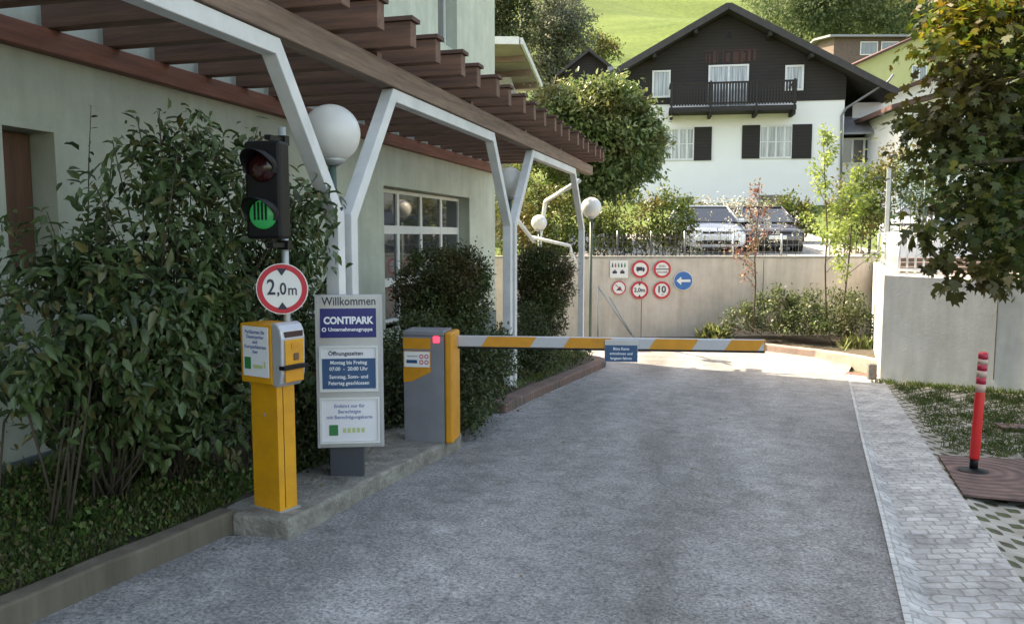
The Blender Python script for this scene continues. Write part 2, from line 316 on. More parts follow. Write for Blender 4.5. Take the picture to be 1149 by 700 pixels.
def globemat():
    m = bpy.data.materials.new('opal_globe'); m.use_nodes = True; nt = m.node_tree; b = nt.nodes['Principled BSDF']
    b.inputs['Base Color'].default_value = (.60, .60, .58, 1); b.inputs['Roughness'].default_value = .35
    b.inputs['Subsurface Weight'].default_value = .6; b.inputs['Subsurface Radius'].default_value = (.3, .3, .3); b.inputs['Subsurface Scale'].default_value = .3
    return m
M['globe'] = globemat()
def rustmat():
    m = bpy.data.materials.new('rusty_plate'); m.use_nodes = True; nt = m.node_tree; L = nt.links.new; b = nt.nodes['Principled BSDF']
    tc = N(nt, 'ShaderNodeTexCoord'); w = N(nt, 'ShaderNodeTexWave', wave_type='RINGS', rings_direction='Z', i_Scale=2.6, i_Distortion=1.2, i_Detail=2.)
    L(tc.outputs['Object'], w.inputs['Vector'])
    n = N(nt, 'ShaderNodeTexNoise', i_Scale=6., i_Detail=7.); L(tc.outputs['Object'], n.inputs['Vector'])
    r = N(nt, 'ShaderNodeValToRGB'); e = r.color_ramp.elements; e[0].position = .3; e[1].position = .7; e[0].color = (.09, .055, .05, 1); e[1].color = (.21, .13, .115, 1); L(n.outputs['Fac'], r.inputs['Fac'])
    mx = N(nt, 'ShaderNodeMix', data_type='RGBA', blend_type='MULTIPLY'); mx.inputs[0].default_value = .45; L(r.outputs['Color'], mx.inputs[6]); L(w.outputs['Color'], mx.inputs[7])
    L(mx.outputs[2], b.inputs['Base Color']); b.inputs['Roughness'].default_value = .85
    bp = N(nt, 'ShaderNodeBump'); bp.inputs['Strength'].default_value = .6; bp.inputs['Distance'].default_value = .02; L(w.outputs['Fac'], bp.inputs['Height']); L(bp.outputs['Normal'], b.inputs['Normal'])
    return m
M['rust'] = rustmat()
def meadowmat():
    m = bpy.data.materials.new('meadow'); m.use_nodes = True; nt = m.node_tree; L = nt.links.new; b = nt.nodes['Principled BSDF']
    tc = N(nt, 'ShaderNodeTexCoord')
    mp = N(nt, 'ShaderNodeMapping'); mp.inputs['Scale'].default_value = (.25, 1., .8); L(tc.outputs['Object'], mp.inputs['Vector'])
    n = N(nt, 'ShaderNodeTexNoise', i_Scale=.09, i_Detail=7., i_Roughness=.6); L(mp.outputs['Vector'], n.inputs['Vector'])
    r = N(nt, 'ShaderNodeValToRGB'); e = r.color_ramp.elements; e[0].position = .32; e[1].position = .68; e[0].color = (.055, .09, .028, 1); e[1].color = (.13, .175, .055, 1)
    L(n.outputs['Fac'], r.inputs['Fac'])
    n2 = N(nt, 'ShaderNodeTexNoise', i_Scale=1.4, i_Detail=8.); L(tc.outputs['Object'], n2.inputs['Vector'])
    mr = N(nt, 'ShaderNodeMapRange'); mr.inputs['To Min'].default_value = .6; mr.inputs['To Max'].default_value = 1.35; L(n2.outputs['Fac'], mr.inputs['Value'])
    mx = N(nt, 'ShaderNodeMix', data_type='RGBA', blend_type='MULTIPLY'); mx.inputs[0].default_value = 1; L(r.outputs['Color'], mx.inputs[6]); L(mr.outputs['Result'], mx.inputs[7])
    L(mx.outputs[2], b.inputs['Base Color']); b.inputs['Roughness'].default_value = 1.; b.inputs['Specular IOR Level'].default_value = .1
    return m
M['meadow'] = meadowmat()

# ------------------------------------------------------------------ objects
WM = {}      # world matrix of every Empty and mesh, kept by hand
def props(o, label=None, cat=None, group=None, kind=None):
    if label: o['label'] = label
    if cat: o['category'] = cat
    if group: o['group'] = group
    if kind: o['kind'] = kind
    return o
def thing(name, label, cat, loc=(0, 0, 0), rz=0., group=None):
    o = bpy.data.objects.new(name, None); COL.objects.link(o); o.empty_display_size = .2
    o.location = loc; o.rotation_euler = (0, 0, rz)
    WM[o] = Matrix.Translation(Vector(loc)) @ Matrix.Rotation(rz, 4, 'Z')
    return props(o, label, cat, group)
class MB:
    def __init__(s): s.v, s.f, s.sm, s.mi = [], [], [], []
    def add(s, vs, fs, smooth=False, mi=0):
        b = len(s.v); s.v += [tuple(v) for v in vs]
        for f in fs: s.f.append(tuple(b+i for i in f)); s.sm.append(smooth); s.mi.append(mi)
        return s
    def box(s, x0, x1, y0, y1, z0, z1, mi=0, T=None):
        vs = [Vector(p) for p in ((x0, y0, z0), (x1, y0, z0), (x1, y1, z0), (x0, y1, z0), (x0, y0, z1), (x1, y0, z1), (x1, y1, z1), (x0, y1, z1))]
        if T is not None: vs = [T @ v for v in vs]
        return s.add(vs, [(3, 2, 1, 0), (4, 5, 6, 7), (0, 1, 5, 4), (1, 2, 6, 5), (2, 3, 7, 6), (3, 0, 4, 7)], False, mi)
    def bar(s, a, b, w, h, up=(0, 0, 1), mi=0):
        a, b = Vector(a), Vector(b); d = (b-a).normalized(); up = Vector(up)
        if abs(d.dot(up)) > .98: up = Vector((0, 1, 0))
        x = d.cross(up).normalized()*w/2; z = x.cross(d).normalized()*h/2
        vs = [a-x-z, a+x-z, a+x+z, a-x+z, b-x-z, b+x-z, b+x+z, b-x+z]
        return s.add(vs, [(3, 2, 1, 0), (4, 5, 6, 7), (0, 1, 5, 4), (1, 2, 6, 5), (2, 3, 7, 6), (3, 0, 4, 7)], False, mi)
    def tube(s, pts, rad, n=10, caps=True, mi=0):
        pts = [Vector(p) for p in pts]
        if isinstance(rad, (int, float)): rad = [rad]*len(pts)
        vs, fs = [], []; prev = None
        for i, p in enumerate(pts):
            d = (pts[min(i+1, len(pts)-1)]-pts[max(i-1, 0)])
            d = d.normalized() if d.length else Vector((0, 0, 1))
            if prev is None: x = d.orthogonal().normalized()
            else:
                x = prev-d*prev.dot(d); x = x.normalized() if x.length > 1e-6 else d.orthogonal().normalized()
            prev = x; y = d.cross(x)
            for k in range(n):
                a = 2*math.pi*k/n; vs.append(p+(x*math.cos(a)+y*math.sin(a))*rad[i])
        for i in range(len(pts)-1):
            for k in range(n): fs.append((i*n+k, i*n+(k+1) % n, (i+1)*n+(k+1) % n, (i+1)*n+k))
        s.add(vs, fs, True, mi)
        if caps:
            b = len(s.v)-len(vs)
            s.f.append(tuple(b+k for k in reversed(range(n)))); s.sm.append(False); s.mi.append(mi)
            s.f.append(tuple(b+(len(pts)-1)*n+k for k in range(n))); s.sm.append(False); s.mi.append(mi)
        return s
    def prism(s, poly, z0, z1, mi=0, T=None):
        """poly in xy, z0/z1 numbers or functions of (x, y)"""
        g0 = z0 if callable(z0) else (lambda x, y: z0); g1 = z1 if callable(z1) else (lambda x, y: z1)
        n = len(poly); vs = [Vector((x, y, g0(x, y))) for x, y in poly]+[Vector((x, y, g1(x, y))) for x, y in poly]
        if T is not None: vs = [T @ v for v in vs]
        fs = [tuple(reversed(range(n))), tuple(range(n, 2*n))]+[(i, (i+1) % n, n+(i+1) % n, n+i) for i in range(n)]
        return s.add(vs, fs, False, mi)
    def build(s, name, m, parent=None, world=False, bevel=0., seg=2):
        me = bpy.data.meshes.new(name)
        vs = s.v
        if world and parent is not None:
            inv = WM[parent].inverted(); vs = [inv @ Vector(v) for v in vs]
        me.from_pydata([tuple(v) for v in vs], [], s.f); me.validate()
        ms = m if isinstance(m, (list, tuple)) else [m]
        for x in ms: me.materials.append(x)
        if len(me.polygons) == len(s.sm):
            me.polygons.foreach_set('use_smooth', s.sm); me.polygons.foreach_set('material_index', s.mi)
        o = bpy.data.objects.new(name, me); COL.objects.link(o)
        if parent is not None: o.parent = parent
        WM[o] = WM[parent] if parent is not None else Matrix.Identity(4)
        if bevel:
            b = o.modifiers.new('bevel', 'BEVEL'); b.width = bevel; b.segments = seg; b.limit_method = 'ANGLE'; b.angle_limit = R(40)
        return o
def children(o): return [c for c in COL.objects if c.parent == o]
def dup(o, loc=None, rz=None, label=None, parent=None):
    c = o.copy(); COL.objects.link(c)
    if loc is not None: c.location = loc
    if rz is not None: c.rotation_euler = (0, 0, rz)
    if label: c['label'] = label
    if parent: c.parent = parent
    for ch in list(o.children): dup(ch, parent=c)
    return c
def grow_mesh(name, V, F, m, parent=None, world=True, smooth=True):
    """numpy: V (n,3), F list of index arrays (k,faces)"""
    me = bpy.data.meshes.new(name)
    if world and parent is not None:
        inv = np.array(WM[parent].inverted()); V = V @ inv[:3, :3].T+inv[:3, 3]
    me.vertices.add(len(V)); me.vertices.foreach_set('co', V.astype(np.float32).ravel())
    tot = sum(f.size for f in F); nf = sum(len(f) for f in F)
    me.loops.add(tot); me.polygons.add(nf)
    me.loops.foreach_set('vertex_index', np.concatenate([f.ravel() for f in F]).astype(np.int32))
    sizes = np.concatenate([np.full(len(f), f.shape[1]) for f in F]); st = np.concatenate([[0], np.cumsum(sizes)[:-1]])
    me.polygons.foreach_set('loop_start', st.astype(np.int32)); me.polygons.foreach_set('loop_total', sizes.astype(np.int32))
    me.update(calc_edges=True); me.materials.append(m)
    o = bpy.data.objects.new(name, me); COL.objects.link(o)
    if parent is not None: o.parent = parent; WM[o] = WM[parent]
    else: WM[o] = Matrix.Identity(4)
    return o

LEAF = {
    'oval': (np.array([(0, 0, 0), (.5, 0, -.05), (1, 0, -.16), (.28, .22, .05), (.68, .17, .0), (.28, -.22, .05), (.68, -.17, .0)]),
             [np.array([(0, 1, 4, 3), (0, 5, 6, 1)]), np.array([(1, 2, 4), (1, 6, 2)])]),
    'curl': (np.array([(0, 0, 0), (.5, 0, -.12), (.9, 0, -.42), (.28, .17, .06), (.66, .14, -.06), (.28, -.17, .06), (.66, -.14, -.06)]),
             [np.array([(0, 1, 4, 3), (0, 5, 6, 1)]), np.array([(1, 2, 4), (1, 6, 2)])]),
    'small': (np.array([(0, 0, 0), (.45, .26, .03), (1, 0, -.06), (.45, -.26, .03)]), [np.array([(0, 3, 2, 1)])]),
    'blade': (np.array([(0, .06, 0), (0, -.06, 0), (.6, -.04, -.02), (1, 0, -.18), (.6, .04, -.02)]), [np.array([(0, 1, 2, 3, 4)])]),
    'maple': (np.array([(0, 0, 0), (.05, .30, .03), (.32, .50, -.02), (.42, .22, .02), (.78, .36, -.05), (.68, .12, .01), (1, 0, -.12), (.68, -.12, .01), (.78, -.36, -.05), (.42, -.22, .02), (.32, -.50, -.02), (.05, -.30, .03)]),
              [np.array([tuple(reversed(range(12)))])]),
}
def leaves(name, P, D, Nn, S, m, parent=None, shape='oval'):
    T, faces = LEAF[shape]
    D = D/np.maximum(np.linalg.norm(D, axis=1, keepdims=True), 1e-6)
    side = np.cross(Nn, D); side /= np.maximum(np.linalg.norm(side, axis=1, keepdims=True), 1e-6); Nn = np.cross(D, side)
    V = P[:, None, :]+S[:, None, None]*(T[None, :, 0:1]*D[:, None, :]+T[None, :, 1:2]*side[:, None, :]+T[None, :, 2:3]*Nn[:, None, :])
    k = len(T); n = len(P); F = [(f[None]+(np.arange(n)*k)[:, None, None]).reshape(-1, f.shape[1]) for f in faces]
    return grow_mesh(name, V.reshape(-1, 3), F, m, parent)
def clumps(blobs, nc, rs, lo=.55, hi=1.05):
    w = np.array([b[1][0]*b[1][1]*b[1][2] for b in blobs])**.8; w /= w.sum()
    ix = rs.choice(len(blobs), nc, p=w); d = rs.normal(size=(nc, 3)); d /= np.linalg.norm(d, axis=1, keepdims=True)
    r = lo+(hi-lo)*rs.random(nc)**.6
    c = np.array([b[0] for b in blobs])[ix]; rr = np.array([b[1] for b in blobs])[ix]
    return c+d*rr*r[:, None], d
def crown(name, blobs, n, size, m, parent, seed, nc=160, cs=.14, shape='small', lo=.55, hi=1.05, zmin=None, droop=.25, flat=.0, box=None, g=1.):
    rs = np.random.default_rng(seed); blobs = [(c_, tuple(q*g for q in r_)) for c_, r_ in blobs]; size *= g; cs *= g; C, d = clumps(blobs, nc, rs, lo, hi)  # g: blob and leaf sizes enlarged where a plant is scaled about the camera
    k = rs.integers(0, nc, n); off = rs.normal(size=(n, 3))*cs; P = C[k]+off
    if flat: P[:, 2] = C[k][:, 2]+off[:, 2]*(1-flat)
    out = d[k]; D = out*.7+rs.normal(size=(n, 3))*.6+np.array([0, 0, -droop]); Nn = out*.5+rs.normal(size=(n, 3))*.45+np.array([0, 0, .8])
    S = size*(.65+.6*rs.random(n))
    keep = np.ones(n, bool)
    if zmin is not None: keep &= P[:, 2] > zmin
    if box is not None: keep &= box(P)
    return leaves(name, P[keep], D[keep], Nn[keep], S[keep], m, parent, shape), C
def limbs(root, top, targets, r0, m, parent, seed=1, name='trunk', thin=.25, maxn=40):
    rs = random.Random(seed); b = MB(); root, top = Vector(root), Vector(top)
    pts = [root.lerp(top, i/7) for i in range(8)]
    for p in pts[1:-1]: p += Vector((rs.uniform(-1, 1), rs.uniform(-1, 1), 0))*r0*.6
    b.tube(pts, [r0*(1.25 if i == 0 else 1-.75*i/7) for i in range(8)], 10)
    tg = list(targets); rs.shuffle(tg)
    for t in tg[:maxn]:
        t = Vector(t); f = rs.uniform(.35, .95); a = root.lerp(top, f); mid = a.lerp(t, .5)+Vector((rs.uniform(-.1, .1), rs.uniform(-.1, .1), .12))*(t-a).length
        r = r0*(1-.75*f)*.6
        b.tube([a, a.lerp(mid, .6), mid, mid.lerp(t, .6), t], [r, r*.8, r*.6, r*.42, r*thin], 6)
    return b.build(name, m, parent, True)
def text(parent, s, size, loc, rot, m, name='lettering', align='CENTER', bold=0., sx=1., world=False):
    cu = bpy.data.curves.new('t', 'FONT'); cu.body = s; cu.size = size; cu.align_x = align; cu.align_y = 'CENTER'; cu.offset = bold; cu.extrude = .0006; cu.resolution_u = 3
    o = bpy.data.objects.new('t', cu); COL.objects.link(o); bpy.context.view_layer.update()
    me = bpy.data.meshes.new_from_object(o.evaluated_get(bpy.context.evaluated_depsgraph_get()))
    bpy.data.objects.remove(o); me.name = name
    Tm = Matrix.Translation(Vector(loc)) @ rot.to_4x4() @ Matrix.Diagonal((sx, 1, 1, 1)); me.transform(Tm); me.materials.clear(); me.materials.append(m)
    o = bpy.data.objects.new(name, me); COL.objects.link(o); o.parent = parent; WM[o] = WM[parent]
    return o
FRONT = Matrix.Rotation(R(90), 3, 'X')      # text on a face looking towards local -y
def disc(b, c, r, y, th=.012, n=48, mi=0, r2=0.):
    """disc or ring facing -y, centre c=(x,z), front at y"""
    x, z = c; ring = [(x+r*math.cos(2*math.pi*k/n), z+r*math.sin(2*math.pi*k/n)) for k in range(n)]
    if not r2:
        vs = [(p, y, q) for p, q in ring]+[(p, y+th, q) for p, q in ring]
        b.add(vs, [tuple(range(n)), tuple(reversed(range(n, 2*n)))]+[(i, n+i, n+(i+1) % n, (i+1) % n) for i in range(n)], False, mi)
    else:
        rin = [(x+r2*math.cos(2*math.pi*k/n), z+r2*math.sin(2*math.pi*k/n)) for k in range(n)]
        vs = [(p, y, q) for p, q in ring]+[(p, y, q) for p, q in rin]+[(p, y+th, q) for p, q in ring]+[(p, y+th, q) for p, q in rin]
        f = []
        for i in range(n):
            j = (i+1) % n
            f += [(i, j, n+j, n+i), (2*n+i, 3*n+i, 3*n+j, 2*n+j), (i, 2*n+i, 2*n+j, j), (n+i, n+j, 3*n+j, 3*n+i)]
        b.add(vs, f, False, mi)
    return b
def flat(b, poly, y, th=.004, mi=0):
    n = len(poly); vs = [(p, y, q) for p, q in poly]+[(p, y+th, q) for p, q in poly]
    return b.add(vs, [tuple(range(n)), tuple(reversed(range(n, 2*n)))]+[(i, n+i, n+(i+1) % n, (i+1) % n) for i in range(n)], False, mi)

# ------------------------------------------------------------------ light
w = bpy.data.worlds.new('World'); sc.world = w; w.use_nodes = True; nt = w.node_tree
SUN = Vector((-.94, .34, 0)).normalized(); EL = R(47)
sky = nt.nodes.new('ShaderNodeTexSky'); sky.sky_type = 'NISHITA'; sky.sun_disc = False
sky.sun_elevation = EL; sky.sun_rotation = math.atan2(SUN.x, SUN.y) % (2*math.pi)
sky.air_density = 1.; sky.dust_density = 2.5; sky.ozone_density = 1.
nt.links.new(sky.outputs['Color'], nt.nodes['Background'].inputs['Color']); nt.nodes['Background'].inputs['Strength'].default_value = .13
sl = bpy.data.lights.new('sun', 'SUN'); sl.energy = 2.9; sl.angle = R(.5); sl.color = (1, .955, .89)
so = bpy.data.objects.new('sun', sl); COL.objects.link(so)
v = Vector((SUN.x*math.cos(EL), SUN.y*math.cos(EL), math.sin(EL))); so.rotation_euler = (-v).to_track_quat('-Z', 'Y').to_euler()
sc.view_settings.view_transform = 'Standard'; sc.view_settings.look = 'None'; sc.view_settings.use_white_balance = True; sc.view_settings.white_balance_temperature = 8700; sc.view_settings.exposure = 2.45; sc.view_settings.gamma = 1

# ------------------------------------------------------------------ setting
def gz(x, y): return -.038*max(-8., y) if y < 4.5 else -.171-.055*(min(y, 18.)-4.5)      # the lane falls away from the camera
def sheet(name, poly, off, m, kind='structure', zf=None):
    """polygon cut in a fine grid so it follows the slope"""
    b = MB(); b.add([(x, y, (zf or gz)(x, y)+off) for x, y in poly], [tuple(range(len(poly)))])
    return props(b.build(name, m), kind=kind)
def gridsheet(name, us, vs_, fn, m, kind='structure', label=None):
    V = [fn(u, v) for v in vs_ for u in us]; n = len(us)
    F = [(j*n+i, j*n+i+1, (j+1)*n+i+1, (j+1)*n+i) for j in range(len(vs_)-1) for i in range(n-1)]
    b = MB(); b.add(V, F, True); return props(b.build(name, m), kind=kind)
def fr(a, b, n): return [a+(b-a)*i/n for i in range(n+1)]

gridsheet('ground', [-600, -100, -30, -12, 12, 30, 100, 600], [-200, -30, -8, 0, 6, 12, 17, 22, 40, 300], lambda x, y: (x, y, gz(x, y)-.06), M['ground'])
def noisy(x, y, s=1.): return math.sin(x*1.7*s+1.3)*math.cos(y*1.3*s+.4)+.5*math.sin(x*3.9*s+y*2.7*s)
# road: straight piece, then the turn to the left in front of the far wall
road_poly = [(-3.6, -8), (0.55, -8), (0.62, 0), (0.86, 4.06), (1.042, 5.697), (1.342, 8.531), (2.093, 15.263), (2.292, 16.327), (3.374, 21.612), (-15.879, 18.034), (-15.457, 14.905), (-6.757, 17.118), (-3.146, 16.853), (-2.449, 15.805), (-2.321, 15.032), (-2.647, 10.376), (-2.723, 9.215), (-2.67, 7.188), (-2.75, 4.3), (-3.05, 4.2), (-3.2, 2.9), (-3.5, 0)]  # here and in the ground outlines below, farther points are slid along camera rays
sheet('road', road_poly, 0, M['asphalt'])
# cobbled strip: its left row of edging stones is proud by 4 mm
sL = [(0.5, -8), (0.62, 0), (0.86, 4.06), (1.042, 5.697), (1.342, 8.531), (2.093, 15.263)]
sR = [(2.592, 14.79), (2.059, 9.526), (1.754, 6.486), (1.595, 4.794), (1.5, 0), (1.5, -8)]
sheet('pavement', sL+sR, .004, M['cobble'])
M['edging'] = brickmat('edging_setts', (.50, .51, .50), (.43, .44, .43), (.3, .3, .29), 1, 1, 4., .10, .008, R(-4), .8, .35, .5, .03)
sheet('pavement_edging', sL+[(x+.035, y) for x, y in reversed(sL)], .008, M['edging'])
sheet('paver_ground', [(x, y) for x, y in reversed(sR)]+[(2.533, 14.65), (4.485, 13.893), (14.773, 10.025), (14, -8)], -.012, M['pavers'])
# red-brown gutter stones where the strip meets the far road
sheet('gutter_strip', [(2.06, 15.263), (2.585, 14.968), (2.683, 15.353), (2.144, 15.611)], .012, mat('gutter_red', (.16, .06, .055), .8, .3, 12., .4))
# garden bed, rising slightly to the building
kerbline = [(-3.75, -8), (-3.36, 0), (-3.13, 2.89), (-2.98, 4.24)]
def bedz(x, y):
    xe = edge(y)
    return gz(x, y)+.10+.10*max(0, min(1.8, xe-x))/1.3+.012*noisy(x, y, 2)
ys = fr(-6, 16.9, 70)
def edge(y):
    pts = [(-3.7, -8), (-3.36, 0), (-3.13, 2.89), (-3, 4.24), (-3.003, 4.605), (-3.132, 7.188), (-2.576, 7.52), (-2.619, 9.272), (-2.564, 10.47), (-2.233, 15.032), (-2.563, 15.935), (-3.387, 17.384)]
    for (x0, y0), (x1, y1) in zip(pts, pts[1:]):
        if y <= y1: return x0+(x1-x0)*(y-y0)/(y1-y0)
    return pts[-1][0]
gridsheet('garden_bed', fr(0, 1, 16), ys, lambda u, y: ((lambda x: (x, y, bedz(x, y)-.01))(-5.1+u*(edge(y)-.04+5.1))), M['soil'])
def kerb(name, pts, wdt, h, m, side=-1, bevel=.015):
    """kerb along pts (road side), width to the left, height above road; jittered so it is not ruler straight"""
    rs = random.Random(3); P = []
    for (a, b) in zip(pts, pts[1:]):
        n = max(1, int(math.dist(a, b)/.22))
        P += [(a[0]+(b[0]-a[0])*i/n, a[1]+(b[1]-a[1])*i/n) for i in range(n)]
    P.append(pts[-1]); V, F = [], []
    for i, (x, y) in enumerate(P):
        a, b = P[max(0, i-1)], P[min(len(P)-1, i+1)]; d = Vector((b[0]-a[0], b[1]-a[1])).normalized(); nx, ny = -d.y, d.x
        j = [rs.uniform(-.006, .006) for _ in range(4)]
        for (o, z) in ((j[0], -.08), (j[1], h+j[2]), (wdt, h+j[3]), (wdt, -.08)):
            V.append((x+nx*o, y+ny*o, gz(x, y)+z))
    n = len(P)
    for i in range(n-1):
        for k in range(4): F.append((i*4+k, i*4+(k+1) % 4, (i+1)*4+(k+1) % 4, (i+1)*4+k))
    F += [(0, 3, 2, 1), ((n-1)*4, (n-1)*4+1, (n-1)*4+2, (n-1)*4+3)]
    b = MB(); b.add(V, [tuple(reversed(f)) for f in F]); return props(b.build(name, m, bevel=bevel), kind='structure')
kerb('kerb', [(-3.75, -8), (-3.36, 0), (-3.13, 2.89), (-2.975, 4.32)], .13, .14, M['kerb'])
kerb('brick_kerb', [(-2.554, 9.158), (-2.501, 10.47), (-2.183, 14.777), (-2.238, 15.289), (-2.503, 15.741)], .24, .12, M['brickkerb'], bevel=.03)
isl = [(-2.98, 4.27), (-2.58, 4.27), (-2.543, 4.815), (-2.533, 5.398), (-2.484, 6.312), (-2.421, 7.078), (-2.488, 7.299), (-2.829, 7.387), (-3.24, 7.354), (-3.1, 4.4)]
def densify(poly, st, amp, seed=2):
    rs = random.Random(seed); out = []
    for a, b in zip(poly, poly[1:]+poly[:1]):
        n = max(1, int(math.dist(a, b)/st))
        for i in range(n): out.append((a[0]+(b[0]-a[0])*i/n+rs.uniform(-amp, amp), a[1]+(b[1]-a[1])*i/n+rs.uniform(-amp, amp)))
    return out
b = MB().prism(densify(isl, .09, .009), lambda x, y: gz(x, y)-.1, lambda x, y: gz(x, y)+.125+.004*noisy(x, y, 9))
props(b.build('traffic_island', M['island'], bevel=.018), kind='structure')

# ------------------------------------------------------------------ terraces and the hillside
def terr(lat, d):
    k = [(19.7, 1.11), (23, 1.13), (28.5, 1.6), (40, 3.35), (55, 5.9), (99, 19.5), (165, 50.5), (286, 105), (550, 230)]  # far depths and heights from here on are scaled up about the camera
    z = k[-1][1]
    for (a, za), (b_, zb) in zip(k, k[1:]):
        if d <= b_: z = za+(zb-za)*(max(d, a)-a)/(b_-a); break
    if d > 50: z += (noisy(lat*.05, d*.06)*1.6+math.sin(d*.16+lat*.02)*.9)*min(1, (d-50)/60)
    return z
lats = fr(-260, -60, 10)[:-1]+fr(-60, 90, 60)[:-1]+fr(90, 300, 10)
deps = [19.92, 21, 23, 26, 28.5, 34, 40, 46, 55]+fr(59, 220, 60)+[250, 290, 350, 440, 550]
gridsheet('hillside', lats, deps, lambda l, d: tuple(wp(l, d, terr(l, d))), M['meadow'])
sheet('yard_gravel', [tuple(wp(6.9, 14.6))[:2], tuple(wp(22, 13.))[:2], tuple(wp(24, 21))[:2], tuple(wp(9.4, 21))[:2]], 0, mat('yard_gravel', (.27, .23, .2), .95, .25, 6., .6, 30), zf=lambda x, y: .93)

# ------------------------------------------------------------------ retaining walls
FWo = wp(-9, 19.8); t = thing('retaining_wall', 'long beige concrete retaining wall across the end of the lane with round signs on it', 'wall', (FWo.x, FWo.y, -.93), TH)
b = MB(); b.box(0, 18.4, 0, .25, -.6, 2.09); b.build('wall_panel', M['conc_far'], t)
b = MB(); b.box(0, 18.4, -.02, .27, 2.093, 2.14); b.build('coping', M['coping'], t, bevel=.01)
b = MB()
for x in (12.2, 15.2): b.box(x, x+.012, -.003, .0, .1, 2.05)
b.build('joint', M['black'], t)
A, B_, C_, D_ = (2.471, 14.333), (4.363, 13.568), (15.184, 9.215), (15.33, 9.503)
t = thing('corner_wall', 'smooth grey concrete garden wall behind the red marker post, its left end sunlit', 'wall', (A[0], A[1], -.8), 0)
b = MB(); b.prism([A, B_, C_, D_, (4.5, 13.98), (2.78, 14.6), (3.7, 21.5), (3.45, 21.5)], -1.2, lambda x, y: 1.07 if y > 14.2 else 1.07-.03*(x-2.45)); b.build('wall_panel', M['conc_near'], t, True, bevel=.012)
b = MB()
d1 = (Vector(B_)-Vector(A)).normalized(); nrm = Vector((d1.y, -d1.x))
for k in (1.62, 3.9, 6.2):
    p = Vector(A)+d1*k+nrm*.002; q = p+d1*.014
    b.box(p.x, p.x+.014, p.y-.012, p.y+.0, -.5, 1.05)
b.build('joint', M['stone'], t, True)
b = MB(); b.box(-.07, .07, -.1, .1, 0, .30); o = b.build('corner_stone', M['stone'], bevel=.03); o.location = (2.4, 14.65, gz(0, 14.65)-.02)
props(o, 'small dark stone block standing against the sunlit end of the corner wall', 'stone block')

# planting bed in front of the far wall
bk = [(3.289, 19.733), (2.951, 17.118), (2.694, 15.805), (2.411, 16.655), (1.814, 17.853), (0.865, 18.531), (-0.335, 18.817), (-1.784, 18.898)]
kerb('planter_kerb', list(reversed([bk[2], bk[3], bk[4], bk[5], bk[6], bk[7]]))[::-1], -.22, .22, M['pinkkerb'], bevel=.02)
pb = [(2.842, 15.935), (2.472, 16.853), (1.871, 18.034), (0.896, 18.654), (-0.334, 18.938), (-1.78, 19.019), (-2.096, 19.418), tuple(wp(8.9, 19.78))[:2]]
sheet('planting_bed', list(reversed(pb)), .18, M['soil'])
t = thing('box_shrub', 'wide dense mass of glossy green shrubs in the planting bed before the beige wall', 'shrub', (1.6, 16.8, -.45))
bl = []
for px, py, d, r, rz_ in ((832, 362, 17.0, .38, .36), (868, 352, 17.2, .5, .55), (905, 356, 16.9, .55, .6), (940, 356, 16.5, .5, .62), (962, 366, 16.0, .38, .6), (890, 372, 16.7, .45, .42), (930, 376, 16.2, .42, .42)):
    p = at(px, py, d*1.1); bl.append((tuple(p), (r*1.1, r*.88, rz_*1.1)))
cr, C = crown('foliage', bl, 15000, .075, M['box_'], t, 11, nc=260, cs=.085, lo=.5, hi=1.0, zmin=-.5)
b = MB(); rs = random.Random(4)
for c in list(C)[::7]: b.tube([(c[0]*.7+.3*1.6, c[1]*.8+.2*16.7, -.5), tuple(c)], [.012, .005], 5)
b.build('stem', M['twig'], t, True)

def tufts(name, pts, n, size, m, seed, spread, up=1.3, shape='blade', zf=None, kind=None, label=None, cat=None, parent=None, box=None):
    rs = np.random.default_rng(seed); k = rs.integers(0, len(pts), n); P = np.array(pts)[k]+np.c_[rs.normal(size=(n, 2))*spread, np.zeros(n)]
    if zf: P[:, 2] = [zf(x, y) for x, y in P[:, :2]]
    if box is not None: P = P[box(P)]; n = len(P)
    D = rs.normal(size=(n, 3))*.6+np.array([0, 0, up]); Nn = rs.normal(size=(n, 3)); S = size*(.5+.8*rs.random(n))
    o = leaves(name, P, D, Nn, S, m, parent, shape)
    return props(o, label, cat, kind=kind)
for i, (px, py, d, s, lb) in enumerate(((800, 384, 17.2, .42, 'pale tuft of long grass at the foot of the beige wall, left of the shrubs'), (962, 392, 15.6, .3, 'yellowish grass tuft at the right end of the planting bed'))):
    p = at(px, py, d*1.1); tufts('grass_tuft', [tuple(p)], 260, s, M['drygrass'], 30+i, .13, 1.2, label=lb, cat='grass tuft')

